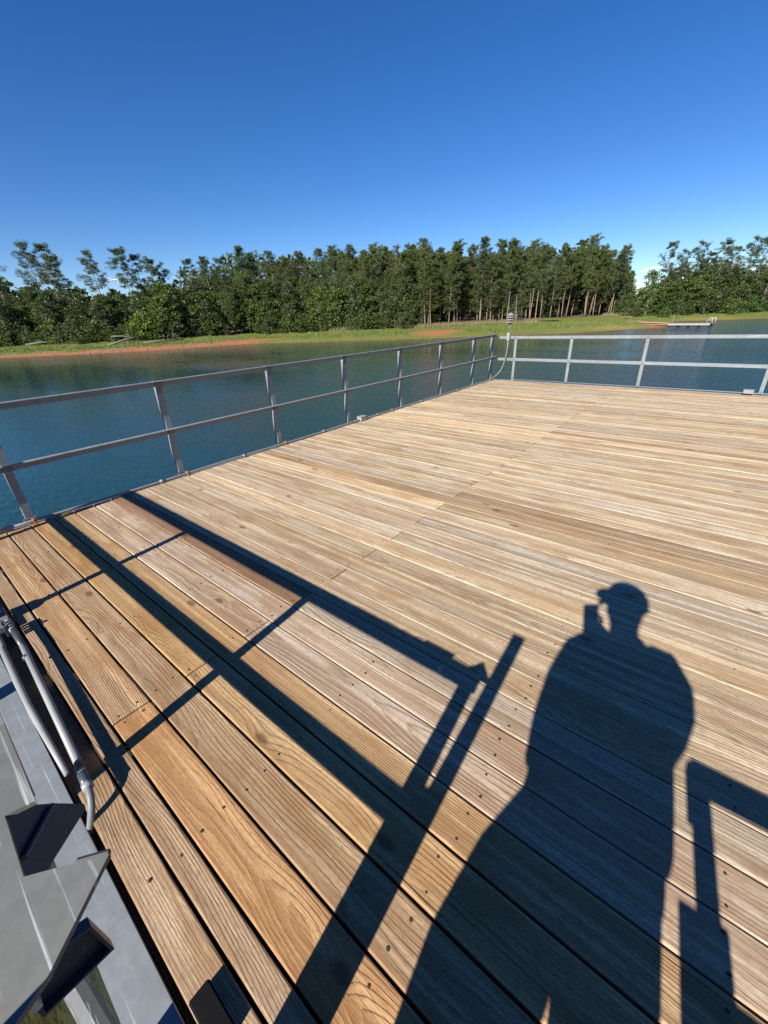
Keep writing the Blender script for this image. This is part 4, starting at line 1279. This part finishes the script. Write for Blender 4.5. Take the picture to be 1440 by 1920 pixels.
for k, (px_, inl, lab) in enumerate(((1172, 6.5, 'low grey timber bench on the grassy point'), (1209, 4.0, 'dark timber bench at the head of the dock ramp'))):
    xy, _ = at_inland(px_, 610, inl)
    if px_ > 1200: xy = np.array([-11.2, 90.0])
    z = ground_z([xy])[0]
    b = tag(empty('timber_bench', (xy[0], xy[1], z)), lab, 'bench')
    mb = MB(); mb.box(xy[0] - 1.2, xy[0] + 1.2, xy[1] - 0.25, xy[1] + 0.25, z + 0.42, z + 0.52, 0.01); mb.build('seat', JW, b)
    for s in (-0.9, 0.9):
        mb = MB(); mb.box(xy[0] + s - 0.08, xy[0] + s + 0.08, xy[1] - 0.2, xy[1] + 0.2, z - 0.1, z + 0.418); mb.build('leg', JW, b)

# small white clouds low over the horizon
CM = NT('cloud_white')
lw = CM.add('ShaderNodeLayerWeight'); lw.inputs[0].default_value = 0.35
tp = CM.add('ShaderNodeBsdfTransparent'); mx = CM.add('ShaderNodeMixShader')
nz = CM.noise(CM.add('ShaderNodeTexCoord').outputs['Object'], 0.02, 5, 0.6)
CM.put(mx.inputs[0], CM.math('ADD', CM.math('MULTIPLY', lw.outputs['Facing'], 1.3), CM.maprange(nz, 0.35, 0.62, 0.1, 0.8), clamp=True))
CM.set(Base_Color=(0.55, 0.55, 0.57), Roughness=1.0)
CM.l.new(CM.bsdf.outputs[0], mx.inputs[1]); CM.l.new(tp.outputs[0], mx.inputs[2]); CM.l.new(mx.outputs[0], CM.out.inputs['Surface'])
for cloudpx, lab in ((((1207, 507, 5), (1216, 505, 6.5), (1226, 502, 8), (1237, 501, 7), (1262, 504, 6), (1285, 504, 7), (1400, 522, 8), (1422, 514, 7)), 'wispy white cloud low behind the right hand pines'),
                     (((198, 527, 5), (206, 523, 6.5), (216, 526, 7), (228, 532, 5)), 'small white cloud low between the left pines')):
    V, F = [], []
    for (px_, py_, rr) in cloudpx:
        v = ray(px_, py_); c = CAM + v / np.linalg.norm(v) * 2600
        k = rr * 2600 / FPX / np.linalg.norm(v) * 1.0
        b = len(V)
        nu, nvv = 14, 8
        for i in range(nvv + 1):
            for j in range(nu):
                th, ph = math.pi * i / nvv, 2 * math.pi * j / nu
                q = np.array([math.sin(th) * math.cos(ph), math.sin(th) * math.sin(ph), math.cos(th)])
                q *= 1 + 0.18 * math.sin(5 * ph + i) * math.sin(3 * th)
                V.append(tuple(c + q * k * np.array([1.5, 1.5, 0.42])))
        for i in range(nvv):
            for j in range(nu):
                F.append((b + i * nu + j, b + i * nu + (j + 1) % nu, b + (i + 1) * nu + (j + 1) % nu, b + (i + 1) * nu + j))
    me = bpy.data.meshes.new('cloud'); me.from_pydata(V, [], F); me.update()
    tag(link('cloud', me, CM.m, None, True), lab, 'cloud', 'low clouds', 'stuff')

# ------------------------------------------------------------------ the photographer, behind the camera (casts the long shadow)
FWD = np.array([-0.64, 0.768, 0.0]); RGT = np.array([0.768, 0.64, 0.0])
PC = CAM * np.array([1, 1, 0]) - 0.315 * FWD


def B3(r_, f_, z_):
    return PC + RGT * r_ + FWD * f_ + np.array([0, 0, z_])


def loft(mb, secs, n=20, cap=True):
    """elliptical sections (r, f, z, half width, half depth)"""
    b = len(mb.v)
    for (r_, f_, z_, a_, d_) in secs:
        for k in range(n):
            w = 2 * math.pi * k / n
            mb.v.append(tuple(B3(r_ + a_ * math.cos(w), f_ + d_ * math.sin(w), z_)))
    for i in range(len(secs) - 1):
        for k in range(n):
            mb.f.append((b + i * n + k, b + i * n + (k + 1) % n, b + (i + 1) * n + (k + 1) % n, b + (i + 1) * n + k))
    mb.f.append(tuple(b + k for k in range(n))[::-1]); mb.f.append(tuple(b + (len(secs) - 1) * n + k for k in range(n)))


def limb(mb, pts, rads, n=12):
    mb.tube([B3(*p) for p in pts], rads, n)


def fused(name, mb, mat, parent, vox):
    me = mb.mesh(name)
    o = bpy.data.objects.new(name, me); COL.objects.link(o)
    m = o.modifiers.new('r', 'REMESH'); m.mode = 'VOXEL'; m.voxel_size = vox
    s = o.modifiers.new('s', 'SMOOTH'); s.iterations = 4
    dg = bpy.context.evaluated_depsgraph_get()
    ev = bpy.data.meshes.new_from_object(o.evaluated_get(dg))
    o.modifiers.clear()
    o.data = ev; ev.name = name
    ev.materials.clear(); ev.materials.append(mat)
    ev.polygons.foreach_set('use_smooth', [True] * len(ev.polygons))
    if parent is not None: o.parent = parent
    return o


SKIN = mat_plain('skin', (0.45, 0.28, 0.20), 0.5, 0, 0.05)
SHIRT = mat_plain('navy_shirt', (0.05, 0.07, 0.12), 0.9, 0, 0.1)
SHORT = mat_plain('grey_trousers', (0.12, 0.12, 0.13), 0.9, 0, 0.1)
HC = (-0.02, 0.045)   # head centre (right, forward)
bd = MB()
loft(bd, [(-.02, .03, 1.37, .06, .065), (-.02, .035, 1.44, .058, .062), (-.02, .05, 1.48, .062, .085), (-.02, .055, 1.53, .072, .098), (-.02, .045, 1.585, .078, .104), (-.02, .04, 1.635, .074, .10), (-.02, .035, 1.675, .045, .065)])
limb(bd, [(-.085, .095, 1.565), (-.112, .112, 1.535), (-.100, .105, 1.525)], [.010, .015, .012], 8)               # nose
for s in (-1, 1): limb(bd, [(-.02 + s * .078, .03, 1.52), (-.02 + s * .092, .022, 1.55), (-.02 + s * .088, .02, 1.575)], [.010, .016, .010], 8)   # ears
loft(bd, [(-.04, 0, .80, .15, .11), (-.03, 0, .95, .155, .115), (-.02, 0, 1.15, .165, .115), (-.03, 0, 1.27, .165, .11), (-.02, .01, 1.38, .07, .07)])
# right arm bent, hand on the phone; left arm hanging, slightly out
limb(bd, [(.13, 0, 1.30), (.175, -.01, 1.22), (.198, .03, 1.055), (.10, .17, 1.165), (.02, .25, 1.235), (-.005, .275, 1.262)], [.062, .055, .046, .038, .030, .030])
limb(bd, [(-.18, 0, 1.37), (-.235, 0, 1.345), (-.255, .0, 1.22), (-.25, .01, 1.06), (-.225, .04, .92), (-.20, .09, .84)], [.056, .056, .052, .045, .036, .032])
for k in range(4):   # fingers of the right hand behind the phone, thumb on its side
    z = 1.282 - 0.019 * k
    limb(bd, [(.000, .276, z - .01), (.012, .298, z), (.004, .309, z + .003), (-.03, .311, z + .004)], [.010, .009, .0085, .007], 8)
limb(bd, [(.0, .268, 1.262), (.018, .262, 1.295), (.006, .272, 1.325)], [.012, .010, .008], 8)
for k in range(4):   # relaxed left hand
    limb(bd, [(-.20, .075 + .018 * k, .84), (-.198, .085 + .018 * k, .775), (-.190, .09 + .018 * k, .72 + .012 * abs(k - 1.5))], [.012, .0095, .007], 8)
limb(bd, [(-.19, .125, .86), (-.183, .145, .81), (-.18, .150, .775)], [.013, .010, .008], 8)
limb(bd, [(-.07 + .10, 0, .84), (.045, .02, .50), (.05, 0, .09)], [.085, .062, .042])
limb(bd, [(-.07 - .10, 0, .84), (-.245, .02, .50), (-.27, 0, .09)], [.085, .062, .042])
for rr in (.05, -.27): loft(bd, [(rr, .03, .004, .045, .125), (rr, .03, .05, .045, .12), (rr, -.01, .10, .042, .06)])
person = fused('person', bd, SKIN, None, 0.006)
tag(person, 'person in a cap holding up a phone, casting the long shadow across the deck', 'person')
sh = MB()
loft(sh, [(-.04, 0, .78, .195, .145), (-.035, 0, .90, .195, .140), (-.03, 0, 1.05, .190, .135), (-.03, 0, 1.20, .185, .130), (-.035, 0, 1.29, .170, .115), (-.03, .0, 1.36, .11, .090), (-.02, .01, 1.405, .068, .070)])
limb(sh, [(.08, 0, 1.305), (.135, 0, 1.275), (.180, -.01, 1.19), (.197, .015, 1.085), (.168, .0, 1.02), (.125, 0, .95)], [.066, .070, .064, .060, .048, .036])
limb(sh, [(-.12, 0, 1.37), (-.175, 0, 1.385), (-.228, 0, 1.365), (-.258, .0, 1.25), (-.252, .01, 1.10), (-.24, .01, .95)], [.066, .070, .068, .068, .070, .064])
fused('shirt', sh, SHIRT, person, 0.010)
tr = MB()
loft(tr, [(-.06, 0, .70, .195, .135), (-.05, 0, .80, .185, .135), (-.04, 0, .90, .17, .125)])
limb(tr, [(.01, 0, .78), (.022, .01, .60), (.030, .01, .42), (.034, 0, .10)], [.115, .108, .100, .085])
limb(tr, [(-.16, 0, .80), (-.225, .01, .68), (-.265, .01, .55), (-.272, .01, .42), (-.26, 0, .10)], [.125, .132, .132, .122, .095])
fused('trousers', tr, SHORT, person, 0.010)
cp = MB()
loft(cp, [(HC[0], .04, 1.590, .088, .112), (HC[0], .035, 1.635, .086, .110), (HC[0], .03, 1.670, .07, .09), (HC[0], .025, 1.692, .035, .045)])
loft(cp, [(-.085, .088, 1.592, .064, .064), (-.085, .088, 1.602, .064, .064)])
fused('cap', cp, SHIRT, person, 0.006)

ph = tag(empty('mobile_phone', tuple(CAM - FWD * 0.01)), 'dark mobile phone held up in the photographer\'s hand', 'phone')
mb = MB()
Rv, Uv, Fv = Vector(RT), Vector(UP), Vector(FW)
def phone_pt(a, b, c): return tuple(np.array(CAM) + RT * a + UP * b + FW * c)
xs_, ys_, zs_ = (-0.060, 0.012), (-0.138, 0.012), (-0.016, -0.008)
mb.add([phone_pt(a, b, c) for c in zs_ for b in ys_ for a in xs_], [(0, 2, 3, 1), (4, 5, 7, 6), (0, 1, 5, 4), (2, 6, 7, 3), (0, 4, 6, 2), (1, 3, 7, 5)])
mb.build('phone_body', COUPL, ph)
mb = MB(); a0 = 0.004
mb.add([phone_pt(a, b, c) for c in (-0.0172, -0.0163) for b in (-0.134, 0.008) for a in (-0.056, 0.008)], [(0, 2, 3, 1), (4, 5, 7, 6), (0, 1, 5, 4), (2, 6, 7, 3), (0, 4, 6, 2), (1, 3, 7, 5)])
mb.build('screen', bpy.data.materials['dark_glass'], ph)
